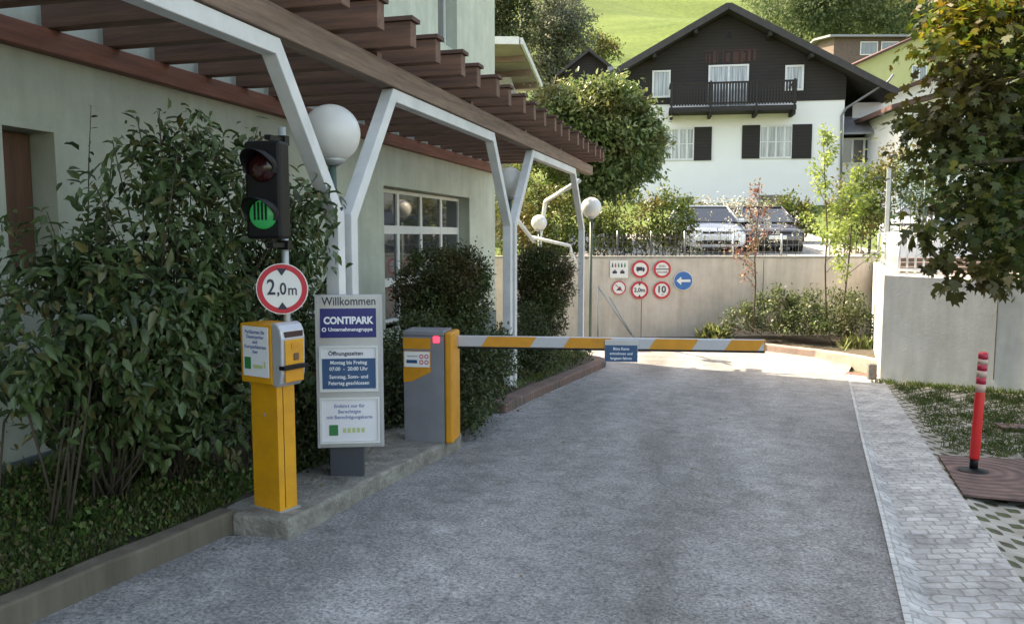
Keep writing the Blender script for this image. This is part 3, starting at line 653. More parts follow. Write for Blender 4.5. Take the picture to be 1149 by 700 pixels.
def sapling(label, px, py0, py1, d, lmat, n, size, seed, spread, fork=False, stems=7, h0=.35):
    d *= 1.1; a = at(px, py0, d); h = (py0-py1)/FPX*d
    t = thing('young_tree', label, 'tree', tuple(a)); rs = random.Random(seed); b = MB(); P = []
    mains = [(0, 0)] if not fork else [(-.28, 0), (.28, .05)]
    for mx_, my in mains:
        top = a+Vector((mx_*1.3, my, h*(1 if mx_ <= 0 else .8))); base = a+Vector((mx_*.5, my, 0))
        pts = [base.lerp(top, i/6)+Vector((rs.uniform(-.03, .03), rs.uniform(-.03, .03), 0)) for i in range(7)]
        b.tube(pts, [.022*(1-.11*i) for i in range(7)], 6)
        for k in range(stems):
            f = h0+(1-h0)*k/stems; q = base.lerp(top, f); an = rs.uniform(0, 6.28); L_ = spread*(1.15-f)*rs.uniform(.6, 1.2)
            e = q+Vector((math.cos(an)*L_, math.sin(an)*L_, L_*.8)); b.tube([q, q.lerp(e, .5)+Vector((0, 0, .03)), e], [.008, .006, .003], 5)
            for _ in range(8): P.append(q.lerp(e, rs.uniform(.3, 1.05)))
        P += [top]*6
    b.build('trunk', M['twig'], t, True)
    rr = np.random.default_rng(seed); k = rr.integers(0, len(P), n); PP = np.array([tuple(p) for p in P])[k]+rr.normal(size=(n, 3))*.07
    leaves('crown', PP, rr.normal(size=(n, 3))+np.array([0, 0, -.2]), rr.normal(size=(n, 3))*.5+np.array([0, 0, 1]), size*(.6+.7*rr.random(n)), lmat, t, 'small')
sapling('thin young tree with sparse pinkish leaves before the beige wall', 846, 372, 208, 16.6, M['pink'], 620, .085, 3, .75, h0=.3, stems=13)
sapling('young tree with two stems and yellow green leaves in front of the beige wall', 936, 372, 150, 16.2, M['young'], 2100, .10, 8, .95, True, stems=12, h0=.3)

gridsheet('parking_area', fr(1.5, 11, 12), fr(20.05, 29.5, 10), lambda l, d: tuple(wp(l, d, max(terr(q, d) for q in (l,))+.025)), mat('parking_gravel', (.34, .33, .31), .95, .2, 5., .5, 30))
# ------------------------------------------------------------------ signs on the far wall
def wall_sign(name, label, px, py, dia, draw, group='signs on the beige retaining wall'):
    p = at(px, py, 19.77); t = thing(name, label, 'traffic sign', tuple(p), TH, group); r = dia/2/FPX*19.77; draw(t, r); return t
def ring(t, r, k=.74):
    b = MB(); disc(b, (0, 0), r, -.012, .014); b.build('plate', M['signwhite'], t)
    b = MB(); disc(b, (0, 0), r*.985, -.016, .003, r2=r*k); b.build('border', M['signred'], t)
def s_lorry(t, r):
    ring(t, r); b = MB(); flat(b, [(-.45*r, -.17*r), (.2*r, -.17*r), (.2*r, .25*r), (-.45*r, .25*r)], -.016); flat(b, [(.23*r, -.17*r), (.48*r, -.17*r), (.48*r, .1*r), (.38*r, .2*r), (.23*r, .2*r)], -.016)
    for x in (-.28, .33): disc(b, (x*r, -.19*r), .1*r, -.018, .002, 12)
    b.build('lorry_symbol', M['textdark'], t)
def s_line(t, r):
    ring(t, r); b = MB(); flat(b, [(-.74*r, -.06*r), (.74*r, -.06*r), (.74*r, .06*r), (-.74*r, .06*r)], -.016); b.build('line', M['textdark'], t)
    text(t, 'ZOLL', r*.32, (0, -.0165, .34*r), FRONT, M['textdark'], bold=.001); text(t, 'DOUANE', r*.27, (0, -.0165, -.34*r), FRONT, M['textdark'], bold=.001)
def tri(t, r):
    b = MB(); flat(b, [(0, .48*r), (.17*r, .76*r), (-.17*r, .76*r)], -.018); b.build('arrow_mark', M['textdark'], t); b = MB(); flat(b, [(0, -.48*r), (-.17*r, -.76*r), (.17*r, -.76*r)], -.018); b.build('arrow_mark', M['textdark'], t)
def s_height(t, r): ring(t, r); tri(t, r); text(t, '2,0m', r*.62, (0, -.0165, 0), FRONT, M['textdark'], bold=.004)
def s_ten(t, r): ring(t, r); text(t, '10', r*1.05, (-.05*r, -.0165, .05*r), FRONT, M['textdark'], bold=.006); text(t, 'km', r*.25, (.1*r, -.0165, -.48*r), FRONT, M['textdark'])
def s_fire(t, r):
    ring(t, r, .82); b = MB(); flat(b, [(-.4*r, -.35*r), (.42*r, -.35*r), (.15*r, .25*r)], -.016); b.build('flame_symbol', M['textdark'], t)
    b = MB(); b.bar((-.52*r, -.018, .52*r), (.52*r, -.018, -.52*r), .004, .09*r, up=(.7, 0, .7)); b.build('slash', M['signred'], t)
def s_arrow(t, r):
    b = MB(); disc(b, (0, 0), r, -.012, .014); b.build('plate', M['signwhite'], t); b = MB(); disc(b, (0, 0), r*.95, -.015, .002); b.build('face', M['blue'], t)
    b = MB(); flat(b, [(-.72*r, 0), (-.2*r, -.44*r), (-.2*r, -.13*r), (.75*r, -.13*r), (.75*r, .13*r), (-.2*r, .13*r), (-.2*r, .44*r)], -.018, .002); b.build('arrow', M['signwhite'], t)
def s_rect(t, r):
    b = MB(); b.box(-r, r, -.012, .002, -r*.98, r*.98); b.build('plate', M['signwhite'], t)
    rs = random.Random(2)
    for i, x in enumerate((-.72, -.4, -.05, .3, .65)):
        b = MB(); disc(b, (x*r, .62*r), .07*r, -.015, .002, 12); b.box((x-.08)*r, (x+.08)*r, -.015, -.013, .22*r, .53*r); b.build('figure_symbol', [M['textdark'], M['signred'], M['green'], M['textdark'], M['green']][i], t)
    for x in (-.5, .35):
        b = MB(); b.box((x-.22)*r, (x+.28)*r, -.015, -.013, -.5*r, -.22*r); b.box((x-.1)*r, (x+.15)*r, -.015, -.013, -.2*r, -.08*r); b.build('car_symbol', M['textdark'], t)
wall_sign('notice_sign', 'square white notice with rows of tiny figures at the left end of the wall signs', 694.5, 302, 20, s_rect)
wall_sign('lorry_sign', 'round red rimmed sign with a black lorry, next to the square white notice', 718.5, 302, 20, s_lorry)
wall_sign('customs_sign', 'round red rimmed sign crossed by a thin black line with tiny words', 743, 302, 20, s_line)
wall_sign('flame_sign', 'small round sign with a thin red rim and dark triangle below the square notice', 694.5, 323, 16, s_fire)
wall_sign('height_sign', 'round 2,0m height limit sign on the beige wall, below the lorry sign', 717.5, 325.5, 20.5, s_height)
wall_sign('speed_sign', 'round red rimmed sign reading 10 on the beige wall', 742.5, 325.5, 20, s_ten)
wall_sign('arrow_sign', 'round blue sign with a white arrow pointing left', 766.5, 315, 21.5, s_arrow)
# sloping handrail against the far wall
t = thing('handrail', 'thin grey steel handrail sloping down along the beige wall by the pergola end', 'handrail', tuple(at(672, 385, 19.36)), TH)
b = MB(); p0, p1 = at(671, 321, 19.47), at(709, 376, 19.47); b.tube([p0, p1], .025, 8); b.tube([at(684, 333, 19.64), at(711, 379, 19.64)], .02, 8); b.build('rail', M['galv'], t, True)
b = MB(); b.tube([p0, at(671, 392, 19.47)], .02, 8); b.build('post', M['galv'], t, True); b = MB(); b.tube([p1, at(709, 392, 19.47)], .02, 8); b.build('post', M['galv'], t, True)

# ------------------------------------------------------------------ fence, hedge, railing on the terrace
def mesh_fence(name, label, a, b_, h, post_m, wire_m, st=.12, hs=.14, nposts=3, r=.004):
    a, b_ = Vector(a), Vector(b_); t = thing(name, label, 'fence', tuple(a)); d = b_-a; L_ = d.length
    m_ = MB(); n = int(L_/st)
    for i in range(n+1): p = a+d*i/n; m_.tube([p, p+Vector((0, 0, h))], r, 4, False)
    for i in range(int(h/hs)+1): m_.tube([a+Vector((0, 0, i*hs)), b_+Vector((0, 0, i*hs))], r, 4, False)
    m_.build('wire_mesh', wire_m, t, True)
    for i in range(nposts):
        p = a+d*i/(nposts-1); q = MB(); q.tube([p-Vector((0, 0, .1)), p+Vector((0, 0, h+.08))], .025, 8); q.build('post', post_m, t, True)
    return t
f0, f1 = at(655, 287, 20.13), at(768, 287, 20.13); f0.z = f1.z = 1.13
mesh_fence('wire_fence', 'dark wire mesh fence on top of the beige wall, left of the white car', f0, f1, .62, M['cardark'], M['cardark'], nposts=4, r=.008)
g0, g1 = at(768, 287, 20.13), at(985, 287, 20.13); g0.z = g1.z = 1.13
mesh_fence('wire_fence', 'thin wire mesh fence on the beige wall in front of the parked cars', g0, g1, .55, M['galv'], M['galv'], .14, .18, nposts=5, r=.0035)
t = thing('hedge', 'tall loose climbing hedge with reddish patches above the beige wall', 'hedge', tuple(at(700, 285, 21.34)))
bl = [(tuple(at(px, py, d*1.1)), (rx*1.1, .55, rz_*1.1)) for px, py, d, rx, rz_ in ((672, 258, 19.6, .7, .6), (700, 250, 19.6, .6, .75), (728, 248, 19.6, .55, .8), (752, 246, 19.6, .5, .72), (640, 255, 19.8, .9, .8), (610, 245, 20.2, .9, 1.0), (765, 243, 19.8, .3, .5), (580, 240, 21, .9, 1.2), (595, 215, 22, 1.0, 1.2))]
cr, C = crown('foliage', bl, 16000, .11, M['vine'], t, 21, nc=300, cs=.12, lo=.45, hi=1.0, zmin=1.0)
b = MB()
for c in list(C)[::9]: b.tube([(c[0], c[1], 1.1), tuple(c)], [.015, .006], 5)
b.build('stem', M['twig'], t, True)

# ball shaped tree behind
t = thing('ball_tree', 'big round bushy tree with glossy light green leaves behind the pergola end', 'tree', tuple(at(672, 262, 25.3)))
bl = [(tuple(at(px, py, 25.3)), (r, r, r*.9)) for px, py, r in ((672, 142, 1.4), (698, 165, 1.15), (640, 138, 1.0), (668, 182, 1.1), (712, 172, .85), (648, 108, .65), (682, 118, .85), (625, 160, .9), (612, 124, .6), (722, 140, .45), (650, 205, .8), (690, 205, .6))]
cr, C = crown('crown', bl, 26000, .16, M['ball'], t, 31, g=1.1, nc=420, cs=.17, shape='oval', lo=.55, hi=1.02)
limbs(at(672, 262, 25.3), at(672, 140, 25.3), C, .12, M['bark'], t, 3, maxn=45)
# flowering pale bush over the white car
t = thing('blossom_bush', 'pale whitish flowering bush behind the white car roof', 'bush', tuple(at(815, 262, 26.95)))
bl = [(tuple(at(px, py, 26.95)), (r, .5, .42)) for px, py, r in ((790, 243, .5), (812, 240, .5), (835, 240, .5), (855, 245, .4))]
cr, C = crown('foliage', bl, 2600, .11, M['flower'], t, 41, g=1.1, nc=110, cs=.13, lo=.3, zmin=1.2)
t = thing('wild_bush', 'thin pale green sprigs growing in front of the parked cars', 'bush', tuple(at(830, 285, 20.6)))
bl = [(tuple(at(px, py, 20.6)), (.5, .2, .42)) for px, py in ((800, 262), (835, 255), (865, 262), (895, 258), (780, 275), (850, 240))]
obj_, C = crown('foliage', bl, 850, .07, M['flower'], t, 44, nc=110, cs=.09, lo=.2, zmin=1.15)
b = MB()
for c in list(C)[::3]: b.tube([(c[0], c[1], 1.08), tuple(c)], [.007, .003], 4)
b.build('stem', M['twig'], t, True)
t = thing('yellow_bush', 'yellow green bush between the dark car and the house corner', 'bush', tuple(at(885, 262, 27.28)))
bl = [(tuple(at(px, py, 27.28)), (.42, .4, .4)) for px, py in ((868, 240), (888, 236), (903, 245), (880, 250))]
crown('foliage', bl, 3000, .12, M['vine'], t, 42, g=1.1, nc=90, cs=.12, lo=.4, zmin=1.2)
t = thing('green_bush', 'leafy green bush growing before the glazed annex of the white house', 'bush', tuple(at(962, 275, 23.65)))
bl = [(tuple(at(px, py, 23.65)), (r, .5, r*1.2)) for px, py, r in ((958, 215, .6), (975, 195, .45), (950, 245, .7), (972, 240, .6), (1000, 195, .6), (1025, 190, .7), (1035, 215, .6))]
cr, C = crown('foliage', bl, 5200, .12, M['vine'], t, 43, g=1.1, nc=190, cs=.13, lo=.4)
b = MB()
for c in list(C)[::9]: b.tube([(c[0], c[1], 1.2), tuple(c)], [.02, .006], 5)
b.build('stem', M['twig'], t, True)

# white railing on the corner wall
def railing(label, a, b_, h, nb, m, name='railing', rr=.02):
    a, b_ = Vector(a), Vector(b_); t = thing(name, label, 'railing', tuple(a)); d = b_-a
    for z in (h, h*.12):
        q = MB(); q.tube([a+Vector((0, 0, z)), b_+Vector((0, 0, z))], rr, 8); q.build('rail', m, t, True)
    for i in range(nb+1):
        p = a+d*i/nb; q = MB(); q.tube([p, p+Vector((0, 0, h))], rr*(.95 if i in (0, nb) else .6), 6); q.build('baluster', m, t, True)
railing('white tubular railing at the left end of the corner wall top', (2.79, 14.9, 1.07), (3.45, 20.4, 1.07), .68, 16, M['white'], rr=.028)
railing('short white railing turning along the front edge of the corner wall', (2.72, 14.5, 1.07), (3.3, 14.3, 1.06), .66, 5, M['white'], rr=.028)
t = thing('fence_post', 'tall slim grey post with a wire fence behind the railing', 'post', tuple(at(994, 275, 22)))
b = MB(); p = at(994, 275, 22); b.box(p.x-.05, p.x+.05, p.y-.04, p.y+.04, 1.0, 3.5); b.build('shaft', M['galv'], t, True, bevel=.01); b = MB(); b.box(p.x-.06, p.x+.06, p.y-.05, p.y+.05, 3.503, 3.53); b.build('cap', M['galv'], t, True)
p0, p1 = at(998, 240, 22.22), at(1075, 240, 22.22); p0.z = p1.z = 1.9
mesh_fence('wire_fence', 'green wire mesh fence to the right of the tall white post', p0, p1, 1.3, M['poleG'], M['poleG'], .14, .18, 3, .006)
t = thing('garden_wall', 'low white sunlit wall above the timber steps at the right', 'wall', tuple(at(1070, 290, 19.25)), TH)
b = MB(); b.box(-1.5, 4.4, 0, .2, -.5, .57); b.build('wall_panel', M['hwhite'], t); b = MB(); b.box(-1.52, 4.42, -.02, .22, .573, .61); b.build('coping', M['coping'], t)
t = thing('timber_steps', 'flight of brown timber steps behind the corner wall', 'steps', tuple(at(1075, 305, 16.5)), TH)
for i in range(5):
    b = MB(); b.box(-1.0+i*.08, 2.6, i*.42, i*.42+.36, -.25+i*.085, -.1+i*.085); b.build('step', M['logs'], t, bevel=.02)

# ------------------------------------------------------------------ cars
def car(label, loc, rz, paint, name='parked_car'):
    t = thing(name, label, 'car', loc, rz, 'cars parked on the terrace')
    secs = [(0, .70, .30, .60), (.05, .80, .24, .70), (.25, .86, .2, .77), (.6, .88, .2, .86), (1.1, .89, .2, .97), (1.4, .895, .2, 1.0), (3.2, .895, .2, 1.0), (3.8, .88, .22, .98), (4.1, .84, .28, .92), (4.2, .74, .36, .8)]
    V, F = [], []; n = 14
    for (y, hw, z0, z1) in secs:
        for k in range(n):
            a = 2*math.pi*(k+.5)/n; ca, sa = math.cos(a), math.sin(a); e = .42
            x = hw*math.copysign(abs(ca)**e, ca); z = (z0+z1)/2+(z1-z0)/2*math.copysign(abs(sa)**e, sa); V.append((x, y, z))
    for j in range(len(secs)-1):
        for k in range(n): F.append((j*n+k, (j+1)*n+k, (j+1)*n+(k+1) % n, j*n+(k+1) % n))
    F += [tuple(range(n)), tuple(reversed(range((len(secs)-1)*n, len(secs)*n)))]
    b = MB(); b.add(V, F, True); b.build('body', paint, t)
    lo = [(-.80, .95), (.80, .95), (.80, 4.0), (-.80, 4.0)]; hi = [(-.60, 1.65), (.60, 1.65), (.60, 3.55), (-.60, 3.55)]
    V = [(x, y, .965) for x, y in lo]+[(x, y, 1.42) for x, y in hi]
    b = MB(); b.add(V, [(0, 1, 5, 4), (1, 2, 6, 5), (2, 3, 7, 6), (3, 0, 4, 7), (4, 5, 6, 7)]); b.build('windscreen', M['glass'], t, bevel=.03)
    b = MB(); b.prism([(-.585, 1.62), (.585, 1.62), (.60, 3.6), (-.60, 3.6)], 1.423, 1.47); b.build('roof', paint, t, bevel=.03)
    for s in (-1, 1):
        b = MB()
        b.tube([(s*.81, .96, .97), (s*.605, 1.64, 1.43)], .035, 6); b.tube([(s*.81, 3.98, .97), (s*.605, 3.56, 1.43)], .05, 6); b.tube([(s*.81, 2.3, .97), (s*.61, 2.35, 1.43)], .03, 6)
        b.build('window_pillars', paint, t)
    b = MB(); b.box(-.42, .42, .0, .1, .60, .67); b.build('grille', M['black'], t, bevel=.01)
    b = MB(); b.box(-.62, .62, -.015, .1, .30, .42); b.build('air_intake', M['black'], t, bevel=.015)
    b = MB(); b.box(-.26, .26, -.03, .0, .45, .56); b.build('number_plate', M['signwhite'], t)
    b = MB(); disc(b, (0, .64), .055, -.02, .02, 20, r2=.042); b.bar((-.03, -.015, .675), (0, -.015, .605), .012, .01); b.bar((.03, -.015, .675), (0, -.015, .605), .012, .01); b.build('emblem', M['alu'], t)
    for s in (-1, 1):
        b = MB(); b.prism([(s*.46, .02), (s*.80, .10), (s*.84, .32), (s*.50, .14)][::s], .615, .72); b.build('headlight', M['glassl'], t, bevel=.02)
        b = MB(); b.box(s*.98-.09, s*.98+.09, 1.25, 1.37, .95, 1.07); b.build('mirror', paint, t, bevel=.04)
        for y in (.75, 3.35):
            b = MB(); b.tube([(s*.70, y, .31), (s*.90, y, .31)], .31, 24); wv = b.build('wheel', M['tyre'], t); b = MB(); b.tube([(s*.895, y, .31), (s*.912, y, .31)], .2, 20); b.build('rim', M['alu'], wv)
    return t
p = at(805, 284, 22.99); car('white hatchback facing the lane on top of the beige wall', (p.x, p.y, 1.16), TH-R(2), M['carwhite'])
p = at(872, 284, 23.43); car('dark car parked right of the white hatchback', (p.x, p.y, 1.16), TH-R(1), M['cardark'])
p = at(1012, 270, 24.75); car('silver blue car half hidden beyond the white railing', (p.x, p.y, 1.42), TH-R(55), M['carsilver'])

# ------------------------------------------------------------------ the chalet
HO = at(818, 120, 39.6); HB = 3.1; HR = R(6)
t = house = thing('alpine_house', 'alpine house with white ground floor, black timber gable and balcony', 'house', (HO.x, HO.y, HB), HR)
Hn = Vector((math.sin(HR), -math.cos(HR), 0)); Hu = Vector((math.cos(HR), math.sin(HR), 0))
def hu(px, py, off=0.):
    r = ray(px, py); O = Vector((HO.x, HO.y, 0))+Hn*off; o = Vector((0, 0, 1.7)); k = (O-o).dot(Hn)/r.dot(Hn); q = o+r*k
    return (q-O).dot(Hu), q.z-HB
uR, zb = hu(948, 112); uL = -uR-.15
ua, za = hu(818, 3, 1.0); ur, zr = hu(1008, 100, 1.0); slope = (za-zr)/(ur-ua)
zb = hu(880, 114)[1]
b = MB(); b.box(uL, uR, 0, 10, -1.5, zb); b.build('wall', M['hwhite'], t)
zt = lambda u: za-.30-slope*abs(u-ua)
prof = [(uL-.03, zb+.003), (uR+.03, zb+.003), (uR+.03, zt(uR)), (ua, zt(ua)), (uL-.03, zt(uL))]
b = MB(); V = [(u, -.05, z) for u, z in prof]+[(u, 10.02, z) for u, z in prof]; n = 5
b.add(V, [tuple(range(n)), tuple(reversed(range(n, 2*n)))]+[(i, n+i, n+(i+1) % n, (i+1) % n) for i in range(n)]); b.build('timber_gable', M['hwood'], t)
uE = ur-ua
for s in (-1, 1):
    b = MB(); V = []
    for y in (-1.0, 11.):
        V += [(ua, y, za-.26), (ua+s*uE, y, za-.26-slope*uE), (ua+s*uE, y, za-slope*uE), (ua, y, za)]
    b.add(V, [(0, 1, 2, 3), (7, 6, 5, 4), (0, 4, 5, 1), (1, 5, 6, 2), (2, 6, 7, 3), (3, 7, 4, 0)]); rf = b.build('roof', M['hroof'], t)
    b = MB(); b.bar((ua+s*.02, -1.02, za-.14), (ua+s*uE, -1.02, za-.14-slope*uE), .04, .30); b.build('bargeboard', M['hroof'], rf)
for u in (-3.6, -1.7, 1.7, 3.6):
    b = MB(); z = zt(u)-.12; b.bar((u, -.95, z), (u, .1, z), .16, .18); b.build('purlin', M['hwood'], t)
b = MB(); x, z = hu(693, 62); b.box(-6.0, -4.9, 3, 3.9, zt(-5.4)-.6, zt(-5.4)+1.2); b.build('chimney', M['greyroof'], t); 
def house_window(parent, x0, x1, z0, z1, y, cols, fm, pm, fw=.07, rows=1, name='window'):
    f = MB(); f.box(x0, x1, y-.05, y, z0, z0+fw); f.box(x0, x1, y-.05, y, z1-fw, z1); f.box(x0, x0+fw, y-.05, y, z0+fw, z1-fw); f.box(x1-fw, x1, y-.05, y, z0+fw, z1-fw)
    for i in range(1, cols):
        x = x0+(x1-x0)*i/cols; f.box(x-fw/2, x+fw/2, y-.048, y, z0+fw, z1-fw)
    for i in range(1, rows):
        z = z0+(z1-z0)*i/rows; f.box(x0+fw, x1-fw, y-.04, y, z-.02, z+.02)
    w_ = f.build(name, fm, parent); p = MB(); p.box(x0+fw, x1-fw, y-.015, y-.005, z0+fw, z1-fw); p.build('pane', pm, w_); return w_
def HW(px0, py0, px1, py1, y, cols, rows=1, pm='curtain', name='window'):
    x0, z1 = hu(px0, py0); x1, z0 = hu(px1, py1); return house_window(house, x0, x1, z0, z1, y, cols, M['white'], M[pm], .09, rows, name)
HW(732, 80, 752, 110, -.055, 1); HW(881, 74, 901, 102, -.055, 1); HW(795, 74, 839, 122, -.055, 2, name='balcony_door')
HW(745, 144, 779, 180, -.005, 4, 2); HW(852, 141, 889, 178, -.005, 4, 2)
for a_, b_, c_, d_ in ((779, 143, 798, 180), (833, 141, 852, 178), (889, 140, 910, 178), (727, 145, 745, 182)):
    x0, z1 = hu(a_, b_); x1, z0 = hu(c_, d_); q = MB(); q.box(x0, x1, -.06, -.008, z0, z1); q.build('shutter', M['hwood'], t)
for a_, b_, c_, d_ in ((760, 221, 777, 228), (852, 219, 885, 228)):
    x0, z1 = hu(a_, b_); x1, z0 = hu(c_, d_); house_window(house, x0, x1, z0-.3, z1, -.005, 2, M['grey'], M['glass'], .06, 1, 'cellar_window')
x0, z0 = hu(750, 130); x1, _ = hu(888, 130); z1 = hu(820, 97)[1]; z0 = hu(820, 129)[1]
bal = MB().box(x0, x1, -1.25, -.055, z0, z0+.22).build('balcony', M['hwood'], t)
q = MB(); q.box(x0, x1, -1.27, -1.19, z1-.08, z1); q.box(x0, x0+.08, -1.19, -.06, z1-.08, z1); q.box(x1-.08, x1, -1.19, -.06, z1-.08, z1); q.build('handrail', M['hwood'], bal)
q = MB(); u = x0+.03
while u < x1: q.box(u, u+.085, -1.25, -1.22, z0+.28, z1-.08); u += .135
q.box(x0, x1, -1.22, -1.19, z0+.34, z0+.42)
q.build('railing_boards', M['hwood'], bal)
for u in (x0+.05, x0+1.85, x1-1.85, x1-.15):
    q = MB(); q.box(u, u+.14, -1.15, -.055, z0-.2, z0-.003); q.build('bracket', M['hwood'], bal); q = MB(); q.box(u, u+.1, -1.30, -1.275, z0-.05, z1+.05); q.build('post', M['hwood'], bal)
xa, zc = hu(792, 58); xb, zd = hu(846, 71)
q = MB(); rs = random.Random(1); u = xa
while u < xb: q.box(u, u+rs.choice((.05, .09, .14)), -.07, -.053, zd+rs.uniform(0, .1), zc-rs.uniform(0, .15)); u += rs.choice((.14, .2, .26))
q.box(xa-.1, xb+.1, -.068, -.053, zc, zc+.04)
q.build('carved_lettering', M['oldred'], t)
xa, zc = hu(818, 40); q = MB(); flat(q, [(xa-.15, zc-.15), (xa+.15, zc-.15), (xa, zc+.18)], -.06, .01); q.build('vent', M['black'], t)
# gutter pipe
q = MB(); g = [hu(996, 88), hu(990, 96), hu(949, 122), hu(944, 130), hu(943, 222)]
q.tube([(g[0][0], -.9, g[0][1]), (g[1][0], -.85, g[1][1]), (g[2][0], -.1, g[2][1]), (g[3][0], -.07, g[3][1]), (g[4][0], -.07, g[4][1])], .055, 8); q.build('downpipe', M['grey'], t)
# wing at the right, set back, with glazed annex
q = MB(); q.box(uR+.03, uR+2.0, 1.6, 9, zb-2.2, zt(uR+2.0)-.05); q.build('wing_wall', M['hwood'], t)
q = MB(); q.box(uR+.003, uR+2.3, 1.2, 8.9, -1.5, zb-2.2); q.build('annex_wall', M['hwhite'], t)
q = MB(); x0, z1 = hu(948, 128); x1, z0 = hu(1002, 148)
V = [(uR+.04, .3, z0-.05), (x1+.1, .3, z0-.05), (x1+.1, 1.6, z1), (uR+.04, 1.6, z1)]
q.add(V+[(a, b__, c+.1) for a, b__, c in V], [(3, 2, 1, 0), (4, 5, 6, 7), (0, 1, 5, 4), (1, 2, 6, 5), (2, 3, 7, 6), (3, 0, 4, 7)]); q.build('canopy', M['greyroof'], t)
x0, z1 = hu(949, 152); x1, z0 = hu(990, 182); house_window(t, x0+.05, x1, z0, z1, 1.19, 3, M['white'], M['glass'], .1, 1, 'annex_window')
q = MB(); x0, z1 = hu(966, 110); x1, z0 = hu(1000, 128); q.prism([(x0, 0), (x1, 0), (x1, .1), (x0, .1)], z0, z1, T=Matrix.Translation((0, 1.45, 0))); q.build('white_board', M['hwhite'], t)

# ------------------------------------------------------------------ other houses
def simple_house(name, label, px, py, d, wdt, dep, hw_, rise, rz, wallm, roofm, wins, over=.6, base=-3, ridge_x=False):
    d *= 1.1; wdt, dep, hw_, rise, over, base = [q*1.1 for q in (wdt, dep, hw_, rise, over, base)]; wins = [(a*1.1, b*1.1, c*1.1, e*1.1, n_) for a, b, c, e, n_ in wins]  # distance and all dimensions of the house scaled up about the camera
    p = at(px, py, d); t = thing(name, label, 'house', tuple(p), rz)
    b = MB(); b.box(-wdt/2, wdt/2, 0, dep, base, hw_); b.build('wall', wallm, t)
    if ridge_x:
        prof = [(-over, hw_-.1), (dep/2, hw_+rise), (dep+over, hw_-.1)]
        b = MB(); V = [(x, y, z+o) for x in (-wdt/2-over, wdt/2+over) for o in (0, .2) for y, z in prof]
        b.add(V, [(0, 1, 4, 3), (1, 2, 5, 4), (6, 9, 10, 7), (7, 10, 11, 8), (3, 4, 10, 9), (4, 5, 11, 10), (0, 6, 7, 1), (1, 7, 8, 2), (0, 3, 9, 6), (2, 8, 11, 5)]); b.build('roof', roofm, t)
        b = MB()
        for x in (-wdt/2, wdt/2): b.add([(x, 0, hw_), (x, dep, hw_), (x, dep/2, hw_+rise-.02)], [(0, 1, 2)])
        b.build('gable', wallm, t)
    else:
        prof = [(-wdt/2, hw_), (wdt/2, hw_), (0, hw_+rise)]
        b = MB(); V = [(x, y, z) for y in (0, dep) for x, z in prof]; b.add(V, [(0, 1, 2), (5, 4, 3), (0, 3, 4, 1), (1, 4, 5, 2), (2, 5, 3, 0)]); b.build('gable', wallm, t)
        sl_ = rise/(wdt/2); e = wdt/2+over
        for s in (-1, 1):
            b = MB(); V = []
            for y in (-over, dep+over): V += [(0, y, hw_+rise+.02), (s*e, y, hw_+rise+.02-sl_*e), (s*e, y, hw_+rise+.22-sl_*e), (0, y, hw_+rise+.22)]
            b.add(V, [(0, 1, 2, 3), (7, 6, 5, 4), (0, 4, 5, 1), (1, 5, 6, 2), (2, 6, 7, 3), (3, 7, 4, 0)]); b.build('roof', roofm, t)
    for (x0, x1, z0, z1, c) in wins: house_window(t, x0, x1, z0, z1, -.003, c, M['white'], M['glassl'], .09)
    return t
simple_house('hill_house', 'long grey house with a metal roof high on the slope', 988, 66, 75, 8.6, 7, 1.9, .5, TH, mat('brown_render', (.12, .09, .075), .9, .2), M['greyroof'], [(-1.9, -.3, .3, 1.5, 1), (0, 1.6, .3, 1.5, 1)], ridge_x=True)
simple_house('yellow_house', 'pale yellow house with a low gable behind the chalet roof', 1035, 92, 62, 11.5, 8, .9, 2.6, TH+R(4), M['yellowwall'], M['brownroof'], [(-.9, .3, .1, 1.2, 2)], .5)
simple_house('brown_roof_house', 'white house under a broad red brown roof, right of the chalet', 1060, 150, 44, 9.5, 8, 1.3, 1.9, TH-R(8), M['hwhite'], M['brownroof'], [(-3.2, -1.6, -1.2, .3, 2), (.5, 2.1, -1.2, .3, 2)], .9, -6)
simple_house('dark_hut', 'small black timber hut left of the chalet roof', 660, 86, 44, 2.6, 4, .2, 1.0, TH, M['hwood'], M['hroof'], [], .45, -5)
simple_house('white_annex_house', 'white house wall glimpsed through the tree on the right', 1140, 215, 32, 9, 6, 3.3, 1.2, TH-R(5), M['hwhite'], M['brownroof'], [(-2.5, -1.2, 1.0, 2.4, 2)], .6, -3)
# neighbour behind the near building: only its roof corner and balcony soffit show
t = thing('neighbour_house', 'house corner with a beige roof soffit and white gutter beyond the pergola', 'house', tuple(at(560, 250, 29.7)), TH)
P = lambda px, py, d: at(px, py, d)
q = MB(); lo = [P(500, 50, 25), P(583, 51, 25), P(606, 101, 31), P(520, 108, 31)]; zz = lo[0].z
q.add([tuple(v) for v in lo]+[tuple(v+Vector((0, 0, .22))) for v in lo], [(3, 2, 1, 0), (4, 5, 6, 7), (0, 1, 5, 4), (1, 2, 6, 5), (2, 3, 7, 6), (3, 0, 4, 7)]); rf = q.build('roof', M['beige'], t, True)
q = MB(); q.bar(lo[0]+Vector((0, -.06, .12)), lo[1]+Vector((0, -.06, .12)), .08, .22); q.bar(lo[1]+Vector((.06, 0, .12)), lo[2]+Vector((.06, 0, .12)), .08, .2); q.build('gutter', M['white'], rf, True)
for k in (.2, .5, .8):
    a_ = lo[0].lerp(lo[3], k); b_ = lo[1].lerp(lo[2], k); q = MB(); q.bar(a_-Vector((0, 0, .1)), b_-Vector((0, 0, .1)), .14, .2); q.build('soffit_beam', M['logs'], rf, True)
